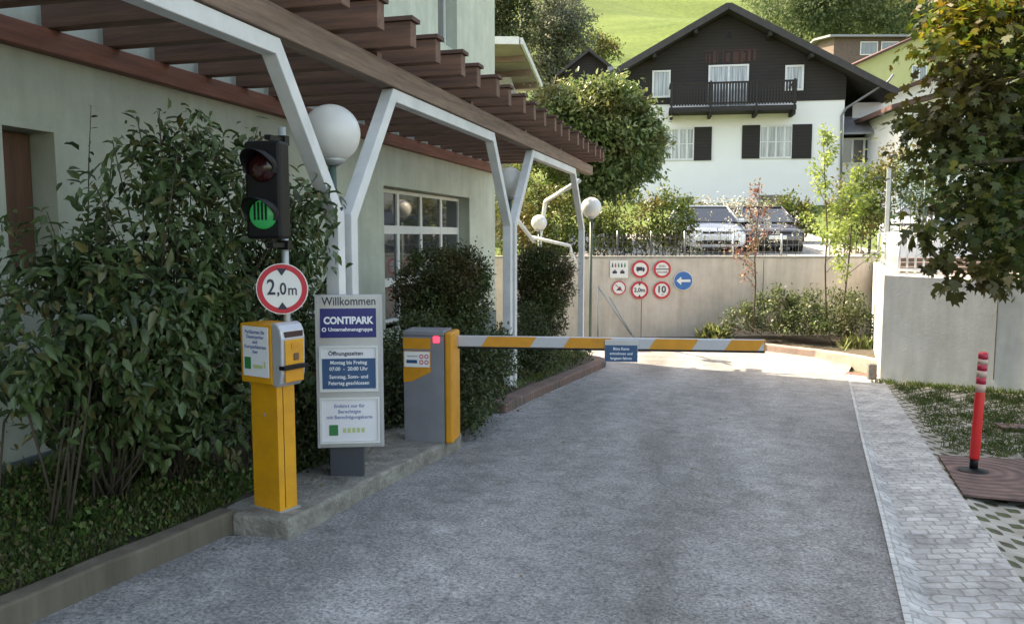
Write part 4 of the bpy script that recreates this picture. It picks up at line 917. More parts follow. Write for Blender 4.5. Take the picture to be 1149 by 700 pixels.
q = MB(); q.prism([tuple(P(480, 100, 27))[:2], tuple(P(573, 100, 27))[:2], tuple(P(592, 100, 33))[:2], tuple(P(500, 100, 33))[:2]], .5, lambda x, y: 6.9 if dpt(x, y) < 30 else 6.2); q.build('wall', M['beige'], t, True)

# ------------------------------------------------------------------ far trees
t = thing('grey_green_tree', 'tall pale grey green tree standing on the slope left of the chalet', 'tree', tuple(at(620, 120, 68.2)))
bl = [(tuple(at(px, py, 68.2)), (r, r, r*1.1)) for px, py, r in ((622, 45, 2.7), (610, 75, 2.0), (640, 25, 1.8), (605, 20, 2.0), (632, 75, 2.0), (648, 55, 1.3), (622, 5, 2.2), (600, 100, 2.0))]
cr, C = crown('crown', bl, 18000, .26, M['greytree'], t, 51, g=1.1, nc=420, cs=.28, lo=.5)
limbs(at(620, 150, 68.2), at(620, 30, 68.2), C, .3, M['bark'], t, 5)
t = thing('dark_tree', 'dark green conifer like tree rising behind the neighbour roof', 'tree', tuple(at(566, 90, 63.8)))
bl = [(tuple(at(px, py, 63.8)), (r, r, r*1.3)) for px, py, r in ((566, 10, 2.2), (560, 40, 2.2), (575, -25, 1.8), (585, 20, 1.3), (545, 0, 2.2))]
cr, C = crown('crown', bl, 9000, .26, M['lowshrub'], t, 52, g=1.1, nc=260, cs=.3, lo=.4); limbs(at(566, 150, 63.8), at(566, 0, 63.8), C, .25, M['bark'], t, 6)
t = thing('hill_bush', 'yellowish bush on the meadow edge above the dark hut', 'bush', tuple(at(673, 60, 77)))
bl = [(tuple(at(px, py, 77)), (1.4, 1.2, 1.1)) for px, py in ((668, 52), (680, 58))]; crown('foliage', bl, 2500, .25, M['vine'], t, 53, g=1.1, nc=90, cs=.25)
rs = random.Random(9); bl = []
for i in range(46):
    px = 868+i*5.5+rs.uniform(-6, 6); d = rs.uniform(92, 135); py = rs.uniform(-22, 38)-(0 if px > 900 else 10)
    r = rs.uniform(2.2, 4.2); bl.append((tuple(at(px, py, d)), (r, r, r*.95)))
o, C = crown('hillside_wood', bl, 60000, .42, M['wood1'], None, 61, g=1.1, nc=1500, cs=.48, lo=.4); props(o, 'wooded slope of green trees above the houses at the right', 'wood', kind='stuff')
bl = [(tuple(at(740+i*9, 38-rs.uniform(0, 6)+abs(i-4)*3, 70)), (1.0, .9, .8)) for i in range(2)]
# field track lines on the meadow
for i in range(5):
    pass

# ------------------------------------------------------------------ near building
BX = -4.9; Y0, Y1 = -14., 16.75  # building and pergola coordinates are scaled up about the camera position
t = bld = thing('apartment_building', 'pale green rendered building beside the pergola', 'building', (BX, Y1, gz(0, Y1)))
ops = [(4.55, 5.0, 1.4, 2.47), (10.95, 14.98, .33, 2.44), (13.3, 14.3, 5.05, 7.1), (4.4, 5.9, 5.05, 6.8), (8.4, 9.9, 5.05, 6.8)]
yc = sorted({Y0, Y1}|{o_[0] for o_ in ops}|{o_[1] for o_ in ops}); zc = sorted({-1.5, 11.}|{o_[2] for o_ in ops}|{o_[3] for o_ in ops})
b = MB(); rec = .28
for i in range(len(yc)-1):
    for j in range(len(zc)-1):
        ym, zm = (yc[i]+yc[i+1])/2, (zc[j]+zc[j+1])/2
        if any(o_[0] < ym < o_[1] and o_[2] < zm < o_[3] for o_ in ops): continue
        b.add([(BX, yc[i], zc[j]), (BX, yc[i+1], zc[j]), (BX, yc[i+1], zc[j+1]), (BX, yc[i], zc[j+1])], [(0, 1, 2, 3)])
for y0, y1, z0, z1 in ops:
    xb = BX-rec; b.add([(BX, y0, z0), (BX, y1, z0), (BX, y1, z1), (BX, y0, z1), (xb, y0, z0), (xb, y1, z0), (xb, y1, z1), (xb, y0, z1)], [(0, 4, 5, 1), (1, 5, 6, 2), (2, 6, 7, 3), (3, 7, 4, 0), (4, 7, 6, 5)])
b.add([(BX, Y0, -1.5), (BX, Y1, -1.5), (-17, Y1, -1.5), (-17, Y0, -1.5), (BX, Y0, 11), (BX, Y1, 11), (-17, Y1, 11), (-17, Y0, 11)], [(1, 2, 6, 5), (2, 3, 7, 6), (3, 0, 4, 7)])
b.build('wall', M['stucco'], t, True)
b = MB(); b.box(BX+.002, BX+.025, Y0, Y1, -1.5, .10); b.build('plinth', M['plinth'], t, True)
b = MB(); b.box(-17.5, BX+.35, Y0-.5, Y1+.12, 11.003, 11.25); b.build('roof', M['greyroof'], t, True)
# the big window: four lights, two transoms
def bwin(y0, y1, z0, z1, cols, rows, pm, fm=M['frame'], fw=.055, name='window'):
    xf = BX-rec+.07; f = MB(); f.box(xf-.05, xf, y0, y1, z0, z0+fw); f.box(xf-.05, xf, y0, y1, z1-fw, z1); f.box(xf-.05, xf, y0, y0+fw, z0+fw, z1-fw); f.box(xf-.05, xf, y1-fw, y1, z0+fw, z1-fw)
    for i in range(1, cols): y = y0+(y1-y0)*i/cols; f.box(xf-.048, xf, y-fw/2-.02, y+fw/2+.02, z0+fw, z1-fw)
    for z in rows: f.box(xf-.046, xf-.002, y0+fw, y1-fw, z-.065, z+.065)
    w_ = f.build(name, fm, t, True)
    zs = [z0]+list(rows)+[z1]
    for i in range(cols):
        ya, yb = y0+(y1-y0)*i/cols, y0+(y1-y0)*(i+1)/cols
        p_ = MB(); p_.box(xf-.035, xf-.03, ya, yb, z0+.02, z1-.02); p_.build('pane', pm, w_, True)
    return w_
bwin(10.97, 14.96, .35, 2.42, 4, (1.80, .98), M['glass'])
bwin(13.32, 14.28, 5.07, 7.08, 1, (), M['glassl'])
bwin(4.42, 5.88, 5.07, 6.78, 2, (), M['glassl']); bwin(8.42, 9.88, 5.07, 6.78, 2, (), M['glassl'])
b = MB(); b.box(BX-rec+.02, BX-rec+.06, 4.56, 4.99, 1.41, 2.46); b.build('shutter', M['brownwood'], t, True)
b = MB(); b.box(BX-.2, BX+.04, 10.93, 15.0, .30, .33); b.build('sill', M['coping'], t, True)

# ------------------------------------------------------------------ pergola
t = thing('pergola', 'long brown timber pergola on bent white frames along the green building', 'pergola', (-2.86, 5.0, gz(0, 5)))
XF = -2.86
b = MB(); b.box(XF-.065, XF+.075, -3, 16.8, 2.965, 3.15); b.build('outer_beam', M['beam'], t, True, bevel=.008)
b = MB(); b.box(BX+.01, BX+.13, -3, 16.7, 3.02, 3.19); b.build('wall_beam', M['redbeam'], t, True, bevel=.008)
rs = random.Random(12); y = -1.6
while y < 16.8:
    b = MB(); e = rs.uniform(-.02, .02); b.box(BX+.06, -2.46+e, y-.06, y+.06, 3.193, 3.385); r_ = b.build('rafter', M['rafter'], t, True, bevel=.005)
    b = MB(); b.box(BX+.06, -2.435+e, y-.085, y+.085, 3.388, 3.42); b.build('cap_board', M['cap'], r_, True)
    y += .594
for y in fr(-1.2, 16., 7):
    b = MB(); b.box(XF-.05, XF+.06, y, y+.09, 3.153, 3.19); b.build('packer', M['rafter'], t, True)
for x in (-4.3, -3.5):
    b = MB(); b.box(x-.02, x+.05, -1.5, 16.7, 3.422, 3.46); b.build('lath', M['rafter'], t, True)
def sweep(b, pts, w_, h_):
    """square tube, mitred at the bends; all points in one vertical plane"""
    pts = [Vector(p) for p in pts]; V = []
    pl = Vector(((pts[-1]-pts[0]).y, -(pts[-1]-pts[0]).x, 0)).normalized()
    for i, p in enumerate(pts):
        d0 = (p-pts[i-1]).normalized() if i else (pts[1]-p).normalized(); d1 = (pts[i+1]-p).normalized() if i < len(pts)-1 else d0
        n0, n1 = pl.cross(d0), pl.cross(d1); n_ = (n0+n1).normalized(); n_ *= 1/max(.3, n_.dot(n0))
        V += [p+pl*w_/2+n_*h_/2, p-pl*w_/2+n_*h_/2, p-pl*w_/2-n_*h_/2, p+pl*w_/2-n_*h_/2]
    F = [(0, 1, 2, 3), tuple(reversed(range(len(V)-4, len(V))))]
    for i in range(len(pts)-1):
        for k in range(4): F.append((i*4+k, (i+1)*4+k, (i+1)*4+(k+1) % 4, i*4+(k+1) % 4))
    b.add(V, [tuple(reversed(f)) for f in F])
def frame(ya, yb, zk=1.85, dy=.82, zt_=2.905, x=XF):
    b = MB(); sweep(b, [(x, ya, gz(0, ya)-.05), (x, ya, zk), (x, ya+dy, zt_), (x, yb-dy, zt_), (x, yb, zk), (x, yb, gz(0, yb)-.05)], .108, .108)
    o = b.build('support_frame', M['steelwhite'], t, True, bevel=.006)
    for yy in (ya, yb):
        q = MB(); q.box(x-.09, x+.09, yy-.09, yy+.09, gz(0, yy)+.05, gz(0, yy)+.12); q.build('foot_plate', M['galv'], o, True)
frame(.6, 5.50); frame(5.72, 10.38); frame(10.62, 15.95, dy=1.0)
# white frame turning left beyond the end
b = MB(); p_ = [at(603, 300, 20.2), at(606, 268, 20.2), at(612, 226, 20.2), at(650, 203, 17.4)]; p_[0].z = -.6
b.tube([p_[0], p_[1], p_[2], p_[3]], .055, 4); b.build('return_frame', M['steelwhite'], t, True)
q = thing('ramp_rail', 'white rail bending down behind the clipped hedge', 'railing', tuple(at(640, 300, 20.9)))
b = MB(); b.tube([at(572, 236, 18.15), at(600, 272, 18.15)], .05, 6); b.build('rail', M['white'], q, True)
b = MB(); b.tube([at(596, 266, 18.92), at(640, 276, 18.92), at(641, 283, 18.92), at(650, 305, 18.92)], .04, 6); b.build('post', M['white'], q, True)

# ------------------------------------------------------------------ globe lamps
def lamp(label, x, y, z, r=.222, short=False):
    t = thing('globe_lamp', label, 'street lamp', (x, y, gz(x, y)), 0, 'white globe lamps along the pergola')
    zz = z-gz(x, y)
    b = MB(); b.tube([(0, 0, -.1), (0, 0, zz-r*.9)], .032, 12); b.build('pole', M['poleG'], t)
    b = MB(); b.tube([(0, 0, zz-r*1.12), (0, 0, zz-r*.98), (0, 0, zz-r*.86)], [.05, .1, .11], 20); b.build('collar', M['galv'], t)
    V, F = [], []; n, m_ = 32, 20
    for j in range(m_+1):
        a = math.pi*j/m_
        for i in range(n): c = 2*math.pi*i/n; V.append((r*math.sin(a)*math.cos(c), r*math.sin(a)*math.sin(c), zz+r*math.cos(a)))
    for j in range(m_):
        for i in range(n): F.append((j*n+i, (j+1)*n+i, (j+1)*n+(i+1) % n, j*n+(i+1) % n))
    b = MB(); b.add(V, F, True); b.build('globe', M['globe'], t)
    b = MB(); b.box(.03, .06, -.03, .03, 1.85-gz(x, y), 2.0-gz(x, y)); b.build('label_plate', M['grey'], t)
def L3(px, py, d): p = at(px, py, d); return p.x, p.y, p.z
lamp('nearest white globe lamp on a dark pole, above the welcome sign', *L3(372, 150, 6.35))
lamp('white globe lamp behind the paired pergola posts', *L3(572, 205, 11.9))
lamp('small grey shaded globe lamp right of the last pergola post', *L3(663.5, 233, 17.6))
lamp('sunlit globe lamp furthest away, behind the pergola end', *L3(605, 250, 19.4), r=.19)

# ------------------------------------------------------------------ ticket column
KX, KY = -2.80, 4.50; kz = gz(KX, KY)+.125; KR = -R(17)
t = col = thing('ticket_column', 'yellow ticket machine with a white notice at the front of the island', 'ticket machine', (KX, KY, kz), KR)
b = MB(); b.box(-.125, .118, -.075, .07, .0, .84); pst = b.build('post', M['yellow'], t, bevel=.004)

b = MB(); b.box(.1175, .1195, -.03, -.026, .02, .83); b.build('door_gap', M['black'], pst)
b = MB(); disc(b, (.0, .62), .011, -.0765, .002, 14); b.build('lock', M['galv'], pst)
b = MB(); b.box(-.145, .135, -.09, .085, -.004, .008); b.build('foot', M['galv'], t)
b = MB(); b.box(-.155, .13, -.12, .09, .825, 1.20); hd = b.build('head', M['yellow'], t, bevel=.008)
b = MB(); b.box(-.125, .105, -.126, -.1205, .87, 1.185); nb = b.build('notice', M['paper'], hd)
b = MB(); b.box(-.108, -.052, -.129, -.1265, .915, .99); b.build('green_logo', M['green'], nb)
b = MB(); b.box(-.03, .055, -.129, -.1265, .925, .945); b.box(.07, .083, -.129, -.1265, .93, .97); b.build('pale_logo', M['palegreen'], nb)
for i, s in enumerate(('Parkkarten für', 'Dauerparker', 'und', 'Kurzparkkarten', 'hier')): text(nb, s, .031, (-.01, -.1272, 1.15-i*.031), FRONT, M['textblue'], bold=.0006)
# rounded terminal module on the road side
prof = [(.131, .815), (.17, .815), (.20, .84), (.215, .90), (.22, 1.12), (.21, 1.17), (.19, 1.20), (.165, 1.213), (.131, 1.213)]
V = [(x, y, z) for y in (-.118, .075) for x, z in prof]; n = len(prof)
b = MB(); b.add(V, [tuple(range(n)), tuple(reversed(range(n, 2*n)))]+[(i, n+i, n+(i+1) % n, (i+1) % n) for i in range(n)]); md = b.build('terminal', M['silver'], t, bevel=.01)
b = MB(); b.box(0.2185, 0.227, -0.0945, 0.054, 0.955, 1.11); b.build('button_panel', M['yellow'], md, bevel=.003)
b = MB(); b.box(0.21, 0.2265, -0.0945, 0.054, 0.845, 0.925); b.build('lower_panel', M['orange'], md, bevel=.006)
b = MB(); b.box(0.2275, 0.231, -0.045, 0.018, 1.055, 1.09); b.build('display', M['orange'], md); b = MB(); b.box(0.2275, 0.235, -0.0315, 0.009, 0.98, 1.025); b.build('help_button', M['brownwood'], md, bevel=.004)
b = MB(); b.box(0.2, 0.25, -0.126, 0.072, 0.928, 0.952); b.build('card_slot', M['black'], md, bevel=.003)
b = MB(); b.box(0.205, 0.223, -0.09, 0.054, 1.125, 1.16); b.build('strip', M['oldred'], md)

# traffic light and sign on one pole behind the column
PX, PY = (lambda p: (p.x, p.y))(at(321.5, 340, 5.32)); pz = gz(PX, PY)+.12
t = thing('traffic_light', 'black two lamp traffic light glowing green on a thin pole', 'traffic light', (PX, PY, pz), R(4))
zz = lambda py: at(321, py, 5.32).z-pz
b = MB(); b.tube([(0, 0, 0), (0, 0, zz(143))], .024, 14); b.build('pole', M['galv'], t)
b = MB(); b.box(-.125, .115, -.27, -.13, zz(268), zz(163)); hs = b.build('housing', M['black'], t, bevel=.02)
for zc_, nm in ((zz(192), 'off'), (zz(242), 'green')):
    b = MB(); V, F = [], []; n = 28; r = .09
    for j, (rr, yy) in enumerate(((r, -.272), (r, -.285), (r*.85, -.297), (r*.5, -.307), (.002, -.31))):
        for i in range(n): a = 2*math.pi*i/n; V.append((rr*math.cos(a), yy, zc_+rr*math.sin(a)))
    for j in range(4):
        for i in range(n): F.append((j*n+i, j*n+(i+1) % n, (j+1)*n+(i+1) % n, (j+1)*n+i))
    b.add(V, F, True); ln = b.build('lens', M['ledgreen'] if nm == 'green' else M['ledoff'], hs)
    if nm == 'green':
        b = MB()
        for x in (-.045, -.02, .005, .03): b.box(x, x+.012, -.316, -.312, zc_-.035, zc_+.075)
        b.build('lens_bar', M['black'], ln)
    b = MB(); V, F = [], []; n = 20                     # visor: open tube, longer on top
    for k in range(n+1):
        a = math.pi*(-.12+1.24*k/n); dp = .06+.11*max(0, math.sin(a))
        for rr in (.098, .103):
            V.append((rr*math.cos(a), -.27, zc_+rr*math.sin(a))); V.append((rr*math.cos(a), -.27-dp, zc_+rr*math.sin(a)))
    for k in range(n):
        o_ = k*4; F += [(o_, o_+1, o_+5, o_+4), (o_+2, o_+6, o_+7, o_+3), (o_+1, o_+3, o_+7, o_+5)]
    b.add(V, F, True); b.build('visor', M['black'], hs)
for py in (158, 275):
    b = MB(); b.box(-.02, .02, -.2, .03, zz(py)-.015, zz(py)+.015); b.box(-.035, .035, -.03, .03, zz(py)-.03, zz(py)+.03); b.build('bracket', M['black'], t)
p = at(317, 324, 5.27)
t = thing('height_limit_sign', 'round 2,0m height limit sign fixed above the yellow ticket machine', 'traffic sign', tuple(p), R(20))
r = 28.6/900*5.27
b = MB(); disc(b, (0, 0), r, -.012, .004); b.build('plate', M['signwhite'], t)
b = MB(); disc(b, (0, 0), r*.965, -.0135, .001, r2=r*.76); b.build('border', M['signred'], t)
b = MB(); flat(b, [(0, .52*r), (.2*r, .8*r), (-.2*r, .8*r)], -.0155, .001); b.build('arrow_mark', M['textdark'], t); b = MB(); flat(b, [(0, -.52*r), (-.2*r, -.8*r), (.2*r, -.8*r)], -.0155, .001); b.build('arrow_mark', M['textdark'], t)
text(t, '2', r*.86, (-.42*r, -.014, .04*r), FRONT, M['textdark'], bold=.002, sx=.8); text(t, ',0', r*.66, (-.02*r, -.014, -.02*r), FRONT, M['textdark'], bold=.002, sx=.8); text(t, 'm', r*.58, (.40*r, -.014, -.06*r), FRONT, M['textdark'], bold=.001, sx=.85)
b = MB(); b.box(-.03, .03, -.008, .06, .04, .07); b.box(-.03, .03, -.008, .06, -.07, -.04); b.build('clamp', M['galv'], t)

# ------------------------------------------------------------------ welcome board
p = (-2.72, 5.42); pz = gz(*p)+.12
t = thing('welcome_board', 'silver information board with three blue and white panels on a dark post', 'information board', (p[0], p[1], pz), R(21))
b = MB(); b.box(-.155, .095, -.05, .05, 0, .32); b.build('post', M['dark'], t, bevel=.004)
W0, W1, H0, H1 = -.235, .25, .235, 1.375
b = MB(); b.box(W0, W1, -.085, -.03, H0, H1); bd = b.build('board', M['alu'], t, bevel=.006)
for x in (W0, W1-.018):
    b = MB(); b.box(x, x+.018, -.092, -.0855, H0+.004, H1-.004); b.build('edge_profile', M['silver'], bd)
text(bd, 'Willkommen', .085, (.01, -.0865, 1.325), FRONT, M['textdark'], bold=.0012, sx=.88)
b = MB(); b.box(-.2, .205, -.092, -.0855, 1.06, 1.275); pn = b.build('navy_panel', M['navy'], bd)
text(pn, 'CONTIPARK', .072, (.003, -.0928, 1.185), FRONT, M['textwhite'], bold=.003, sx=.88); text(pn, 'Unternehmensgruppe', .037, (.018, -.0928, 1.12), FRONT, M['textwhite'], bold=.001, sx=.98)
b = MB(); disc(b, (-.172, 1.12), .016, -.0928, .0005, 20, r2=.009); b.build('logo', M['textwhite'], pn)
def cased(x0, x1, z0, z1, name):
    f = MB(); w_ = .014; f.box(x0, x1, -.102, -.0855, z0, z0+w_); f.box(x0, x1, -.102, -.0855, z1-w_, z1); f.box(x0, x0+w_, -.102, -.0855, z0+w_, z1-w_); f.box(x1-w_, x1, -.102, -.0855, z0+w_, z1-w_); return f.build(name, M['frame'], bd)
c1 = cased(-.212, .215, .66, 1.0, 'display_case')
b = MB(); b.box(-.197, .2, -.09, -.0858, .675, .985); pn = b.build('sheet', M['paper'], c1)
b = MB(); b.box(-.192, .195, -.0925, -.0903, .68, .905); b.build('blue_field', M['steelblue'], pn)
text(pn, 'Öffnungszeiten', .042, (-.02, -.0908, .942), FRONT, M['textdark'], bold=.001)
for i, s in enumerate(('Montag bis Freitag', '07:00  -  20:00 Uhr', 'Samstag, Sonn- und', 'Feiertag geschlossen')): text(pn, s, .038, (.0, -.0932, .875-i*.047-(.012 if i > 1 else 0)), FRONT, M['textwhite'], bold=.0006, sx=.95)
c2 = cased(-.215, .222, .27, .615, 'display_case')
b = MB(); b.box(-.2, .207, -.09, -.0858, .285, .6); pn = b.build('sheet', M['paper'], c2)
for i, s in enumerate(('Einfahrt nur für', 'Berechtigte', 'mit Berechtigungskarte')): text(pn, s, .036, (.0, -.0908, .55-i*.042), FRONT, M['textblue'], bold=.0006)
b = MB(); b.box(-.15, -.085, -.0925, -.0903, .33, .41); b.build('green_logo', M['green'], pn)
b = MB()
for k in range(5): b.box(-.05+k*.034, -.027+k*.034, -.0925, -.0903, .35, .385)
b.build('pale_logo', M['palegreen'], pn)

# ------------------------------------------------------------------ barrier
BXp, BYp = -2.632, 6.902; pz = gz(BXp, BYp)+.12; BR = R(6)
t = gate = thing('barrier_gate', 'grey and yellow barrier cabinet with a striped arm lowered across the lane', 'barrier', (BXp, BYp, pz), BR)
b = MB(); b.box(-.225, .155, -.15, .15, 0, .985); b.build('cabinet', M['grey'], t, bevel=.004)
b = MB(); b.box(.158, .235, -.155, .15, 0, 1.02); b.build('corner_column', M['orange'], t, bevel=.02)
b = MB(); b.box(-.228, .156, -.16, .152, .987, 1.03); b.build('lid', M['grey'], t, bevel=.008)
b = MB(); b.box(-.226, .03, -.1525, -.1505, .865, .965); b.build('yellow_panel', M['orange'], t)
b = MB(); flat(b, [(-.226, .56), (-.15, .565), (.03, .655), (.03, .845), (-.226, .845)], -.1525, .002); b.build('yellow_panel', M['orange'], t)
b = MB(); b.box(-.215, .02, -.1565, -.153, .70, .84); st = b.build('sticker', M['signwhite'], t)
b = MB()
for i in range(2):
    for j in range(2): disc(b, (-.055+i*.048, .745+j*.052), .020, -.158, .001, 16, r2=.012)
b.build('red_symbol', M['signred'], st); b = MB(); b.box(-.195, -.095, -.158, -.157, .735, .765); b.build('blue_field', M['steelblue'], st); text(st, 'Achtung Schranke', .019, (-.14, -.1575, .80), FRONT, M['textdark'], sx=.7)
b = MB(); b.box(.055, .115, -.166, -.1505, .925, .985); b.build('lamp', M['redlamp'], t, bevel=.008)
b = MB(); b.box(.04, .156, -.1515, -.1505, .0, .98); b.build('door_edge', M['grey'], t)
a0 = at(519, 382.5, 7.393); a1 = at(857.5, 387.5, 7.086); arm_dir = (a1-a0); L_ = arm_dir.length; rz_ = math.atan2(arm_dir.y, arm_dir.x); tilt = arm_dir.z/L_
armM = Matrix.Translation(a0) @ Matrix.Rotation(rz_, 4, 'Z')
def AB(b, name, m, parent, **kw): b.v = [tuple(armM @ Vector(v)) for v in b.v]; return b.build(name, m, parent, True, **kw)
def zt2(x): return tilt*x
segs = [(545, 601), (639, 686), (735, 782), (818, 858)]
def skew(b, x0, x1, s, z0, z1, y0, y1):
    V = [(x0-s, y0, z0+zt2(x0)), (x1-s, y0, z0+zt2(x1)), (x1+s, y0, z1+zt2(x1)), (x0+s, y0, z1+zt2(x0)), (x0-s, y1, z0+zt2(x0)), (x1-s, y1, z0+zt2(x1)), (x1+s, y1, z1+zt2(x1)), (x0+s, y1, z1+zt2(x0))]
    b.add(V, [(0, 1, 2, 3), (7, 6, 5, 4), (0, 4, 5, 1), (1, 5, 6, 2), (2, 6, 7, 3), (3, 7, 4, 0)])
b = MB(); skew(b, -.16, L_, 0, -.05, .052, -.025, .025); boom = AB(b, 'boom', M['silver'], gate, bevel=.008)
b = MB(); skew(b, -.1, L_+.004, 0, -.066, -.0495, -.028, .028); AB(b, 'rubber_edge', M['black'], boom, bevel=.004)
for a_, c_ in segs:
    x0 = (a_-519)/(857.5-519)*L_; x1 = min(L_-.03, (c_-519)/(857.5-519)*L_); b = MB(); skew(b, x0, x1, .03, -.046, .049, -.0275, -.0255); AB(b, 'yellow_stripe', M['orange'], boom)
    b = MB(); skew(b, x0, x1, -.03, -.046, .049, .0255, .0275); AB(b, 'yellow_stripe', M['orange'], boom)
b = MB(); b.box(L_-.004, L_+.006, -.027, .027, -.052+zt2(L_), .054+zt2(L_)); AB(b, 'end_cap', M['orange'], boom)
xs = (682-519)/(857.5-519)*L_; xe = (719-519)/(857.5-519)*L_
sp_ = thing('hanging_sign', 'small blue sign with white writing hung on the barrier arm', 'sign', tuple(a0+arm_dir*(xs/L_)), rz_)
wd = xe-xs
b = MB(); b.box(0, wd, -.042, -.032, -.165, .035); pl = b.build('plate', M['alu'], sp_, bevel=.003)
b = MB(); b.box(.004, wd-.004, -.0445, -.0425, -.16, -.012); b.build('blue_field', M['steelblue'], pl)
for i, s in enumerate(('Bitte Karte', 'entnehmen und', 'langsam fahren')): text(pl, s, .034, (wd/2, -.0455, -.045-i*.043), FRONT, M['textwhite'], bold=.0005, sx=.95)

# ------------------------------------------------------------------ red marker post and plate
t = thing('marker_post', 'red flexible marker post with pale bands beside the cobbled strip', 'marker post', (2.093, 7.609, gz(0, 7.609)+.012), 0)
lean = Vector((math.sin(R(1.6)), 0, math.cos(R(1.6))))
def along(h): return lean*h
b = MB(); b.tube([(0, 0, 0), (0, 0, .012), (0, 0, .03)], [.12, .115, .04], 28); b.tube([along(.02), along(.13)], [.034, .032], 16); b.build('base', M['black'], t)
b = MB(); b.tube([along(.11), along(.13), along(.60), along(1.03), along(1.045)], [.038, .041, .038, .036, .026], 24); b.build('tube', M['redplastic'], t)
for h0, h1, mm in ((.70, .77, 'paleband'), (.83, .885, 'paleband'), (.94, .985, 'paleband'), (.772, .828, 'redband'), (.887, .938, 'redband'), (.987, 1.035, 'redband')):
    b = MB(); b.tube([along(h0), along(h1)], .0385, 24); b.build('band', M[mm], t)
b = MB(); b.prism([(-.30, -.9), (.9, -.98), (1.1, .70), (-.13, .62)], 0, .02)
o = b.build('ground_plate', M['rust'], bevel=.004); o.location = (2.093, 7.630, gz(0, 7.630)-.006); o.rotation_euler = (math.atan(-.055), 0, 0); props(o, 'red brown ribbed plate set in the ground under the red marker post', 'ground plate')
b = MB(); b.box(-.45, .55, -.1, .22, 0, .02); o = b.build('ground_plate', M['rust']); o.location = (3.5, 10.2, gz(0, 10.2)+.0); o.rotation_euler = (math.atan(-.055), 0, 0); props(o, 'thin rusty plate lying in the grass near the corner wall', 'ground plate')
# grass in and over the pavers
rs = np.random.default_rng(70); pts = []
for _ in range(1300):
    x = rs.uniform(1.75, 7.2); y = rs.uniform(8.5, 14.2)
    if x < 1.86+.094*(y-6.6)+.12: continue
    if y > 14.1-.35*(x-2.5): continue
    pts.append((x, y, gz(x, y)-.01))
o = tufts('grass', pts, 30000, .06, M['grass'], 71, .06, .7, kind='stuff', zf=lambda x, y: gz(x, y)-.012, label='short weedy grass growing through the pavers', cat='grass')
pts = [(2.5+u*1.95, 14.2-u*.68, 0) for u in rs.random(60)]+[(2.42, 14.1, 0)]*4
tufts('weeds', pts, 900, .09, M['grass'], 72, .05, 1., kind='stuff', zf=lambda x, y: gz(x, y)-.01, label='weeds along the foot of the grey corner wall', cat='weeds')

# ------------------------------------------------------------------ plants in the garden bed
def in_bed(P): return np.array([(x < edge(y)-.16) and x > BX+.04 for x, y in P[:, :2]])
rs = np.random.default_rng(80); pts = [(rs.uniform(-4.8, -3.1), rs.uniform(2.0, 5.2), 0) for _ in range(450)]
o = tufts('ground_cover', pts, 15000, .036, M['cover'], 81, .09, .8, shape='small', zf=lambda x, y: bedz(x, y)-.005+rs.random()**2*.09, kind='stuff', label='low green weeds covering the bed behind the kerb', cat='ground cover', box=in_bed)
pts = [(rs.uniform(-4.8, -2.6), rs.uniform(9., 16.2), 0) for _ in range(600)]
tufts('ground_cover', pts, 14000, .06, M['cover'], 82, .12, .9, shape='small', zf=lambda x, y: bedz(x, y)-.005+rs.random()**2*.08, kind='stuff', label='low green plants under the clipped hedges', cat='ground cover', box=in_bed)
pts = [(rs.uniform(-4.7, -3.1), rs.uniform(2.0, 4.9), 0) for _ in range(260)]
tufts('grass', pts, 12000, .08, M['grass'], 83, .07, .9, zf=lambda x, y: bedz(x, y)-.005, kind='stuff', label='thin grass between the weeds behind the kerb', cat='grass', box=in_bed)
# fallen leaves on the road and along the kerb
n = 420; P = np.c_[rs.uniform(-2.4, .6, n), rs.uniform(4.0, 14., n), np.zeros(n)]; P[:300, 0] = [edge(y)+.05+abs(rs.normal())*.13 for y in P[:300, 1]]
on_isl = np.array([(4.25 < y < 7.2) and x < -2.35 for x, y in P[:, :2]])
P[:, 2] = [gz(x, y)+.008+(.13 if f else 0) for (x, y), f in zip(P[:, :2], on_isl)]
o = leaves('fallen_leaves', P, np.c_[rs.normal(size=(n, 2)), np.zeros(n)], np.c_[rs.normal(size=(n, 2))*.15, np.ones(n)], .018+.035*rs.random(n)**2, M['litter'], None, 'small'); props(o, 'dry leaves scattered along the road edge', 'leaves', kind='stuff')

def H(px, py, d, r): return (tuple(at(px, py, d)), r)
# big dark shrub on the left
t = thing('large_shrub', 'tall dark leafy shrub against the green wall behind the ticket machine', 'shrub', (-3.7, 4.5, .1))
bl = [H(190, 300, 5.2, (.5, .7, .85)), H(100, 350, 4.9, (.5, .5, .5)), H(260, 270, 5.7, (.5, .6, .75)), H(190, 190, 5.5, (.38, .45, .42)), H(190, 410, 5.2, (.45, .55, .38)), H(255, 400, 5.4, (.42, .5, .6)), H(320, 330, 6.3, (.36, .5, .9)), H(30, 400, 4.6, (.3, .3, .3)), H(60, 290, 4.9, (.3, .3, .25)), H(110, 425, 5.0, (.28, .3, .22)), H(350, 265, 5.75, (.14, .25, .42)), H(250, 470, 5.5, (.3, .35, .3)), H(150, 460, 5.25, (.42, .35, .32)), H(60, 445, 4.95, (.3, .3, .24)), H(210, 480, 5.6, (.42, .35, .3)), H(120, 455, 5.3, (.4, .35, .3)), H(235, 440, 5.4, (.35, .4, .35)), H(165, 350, 5.1, (.5, .55, .5))]
inb = lambda P: (P[:, 0] > BX+.03) & (P[:, 2] > .16) & ~((P[:, 0] > -3.12) & (P[:, 1] < 5.0))
r1 = np.random.default_rng(90); b = MB(); LP, LD = [], []
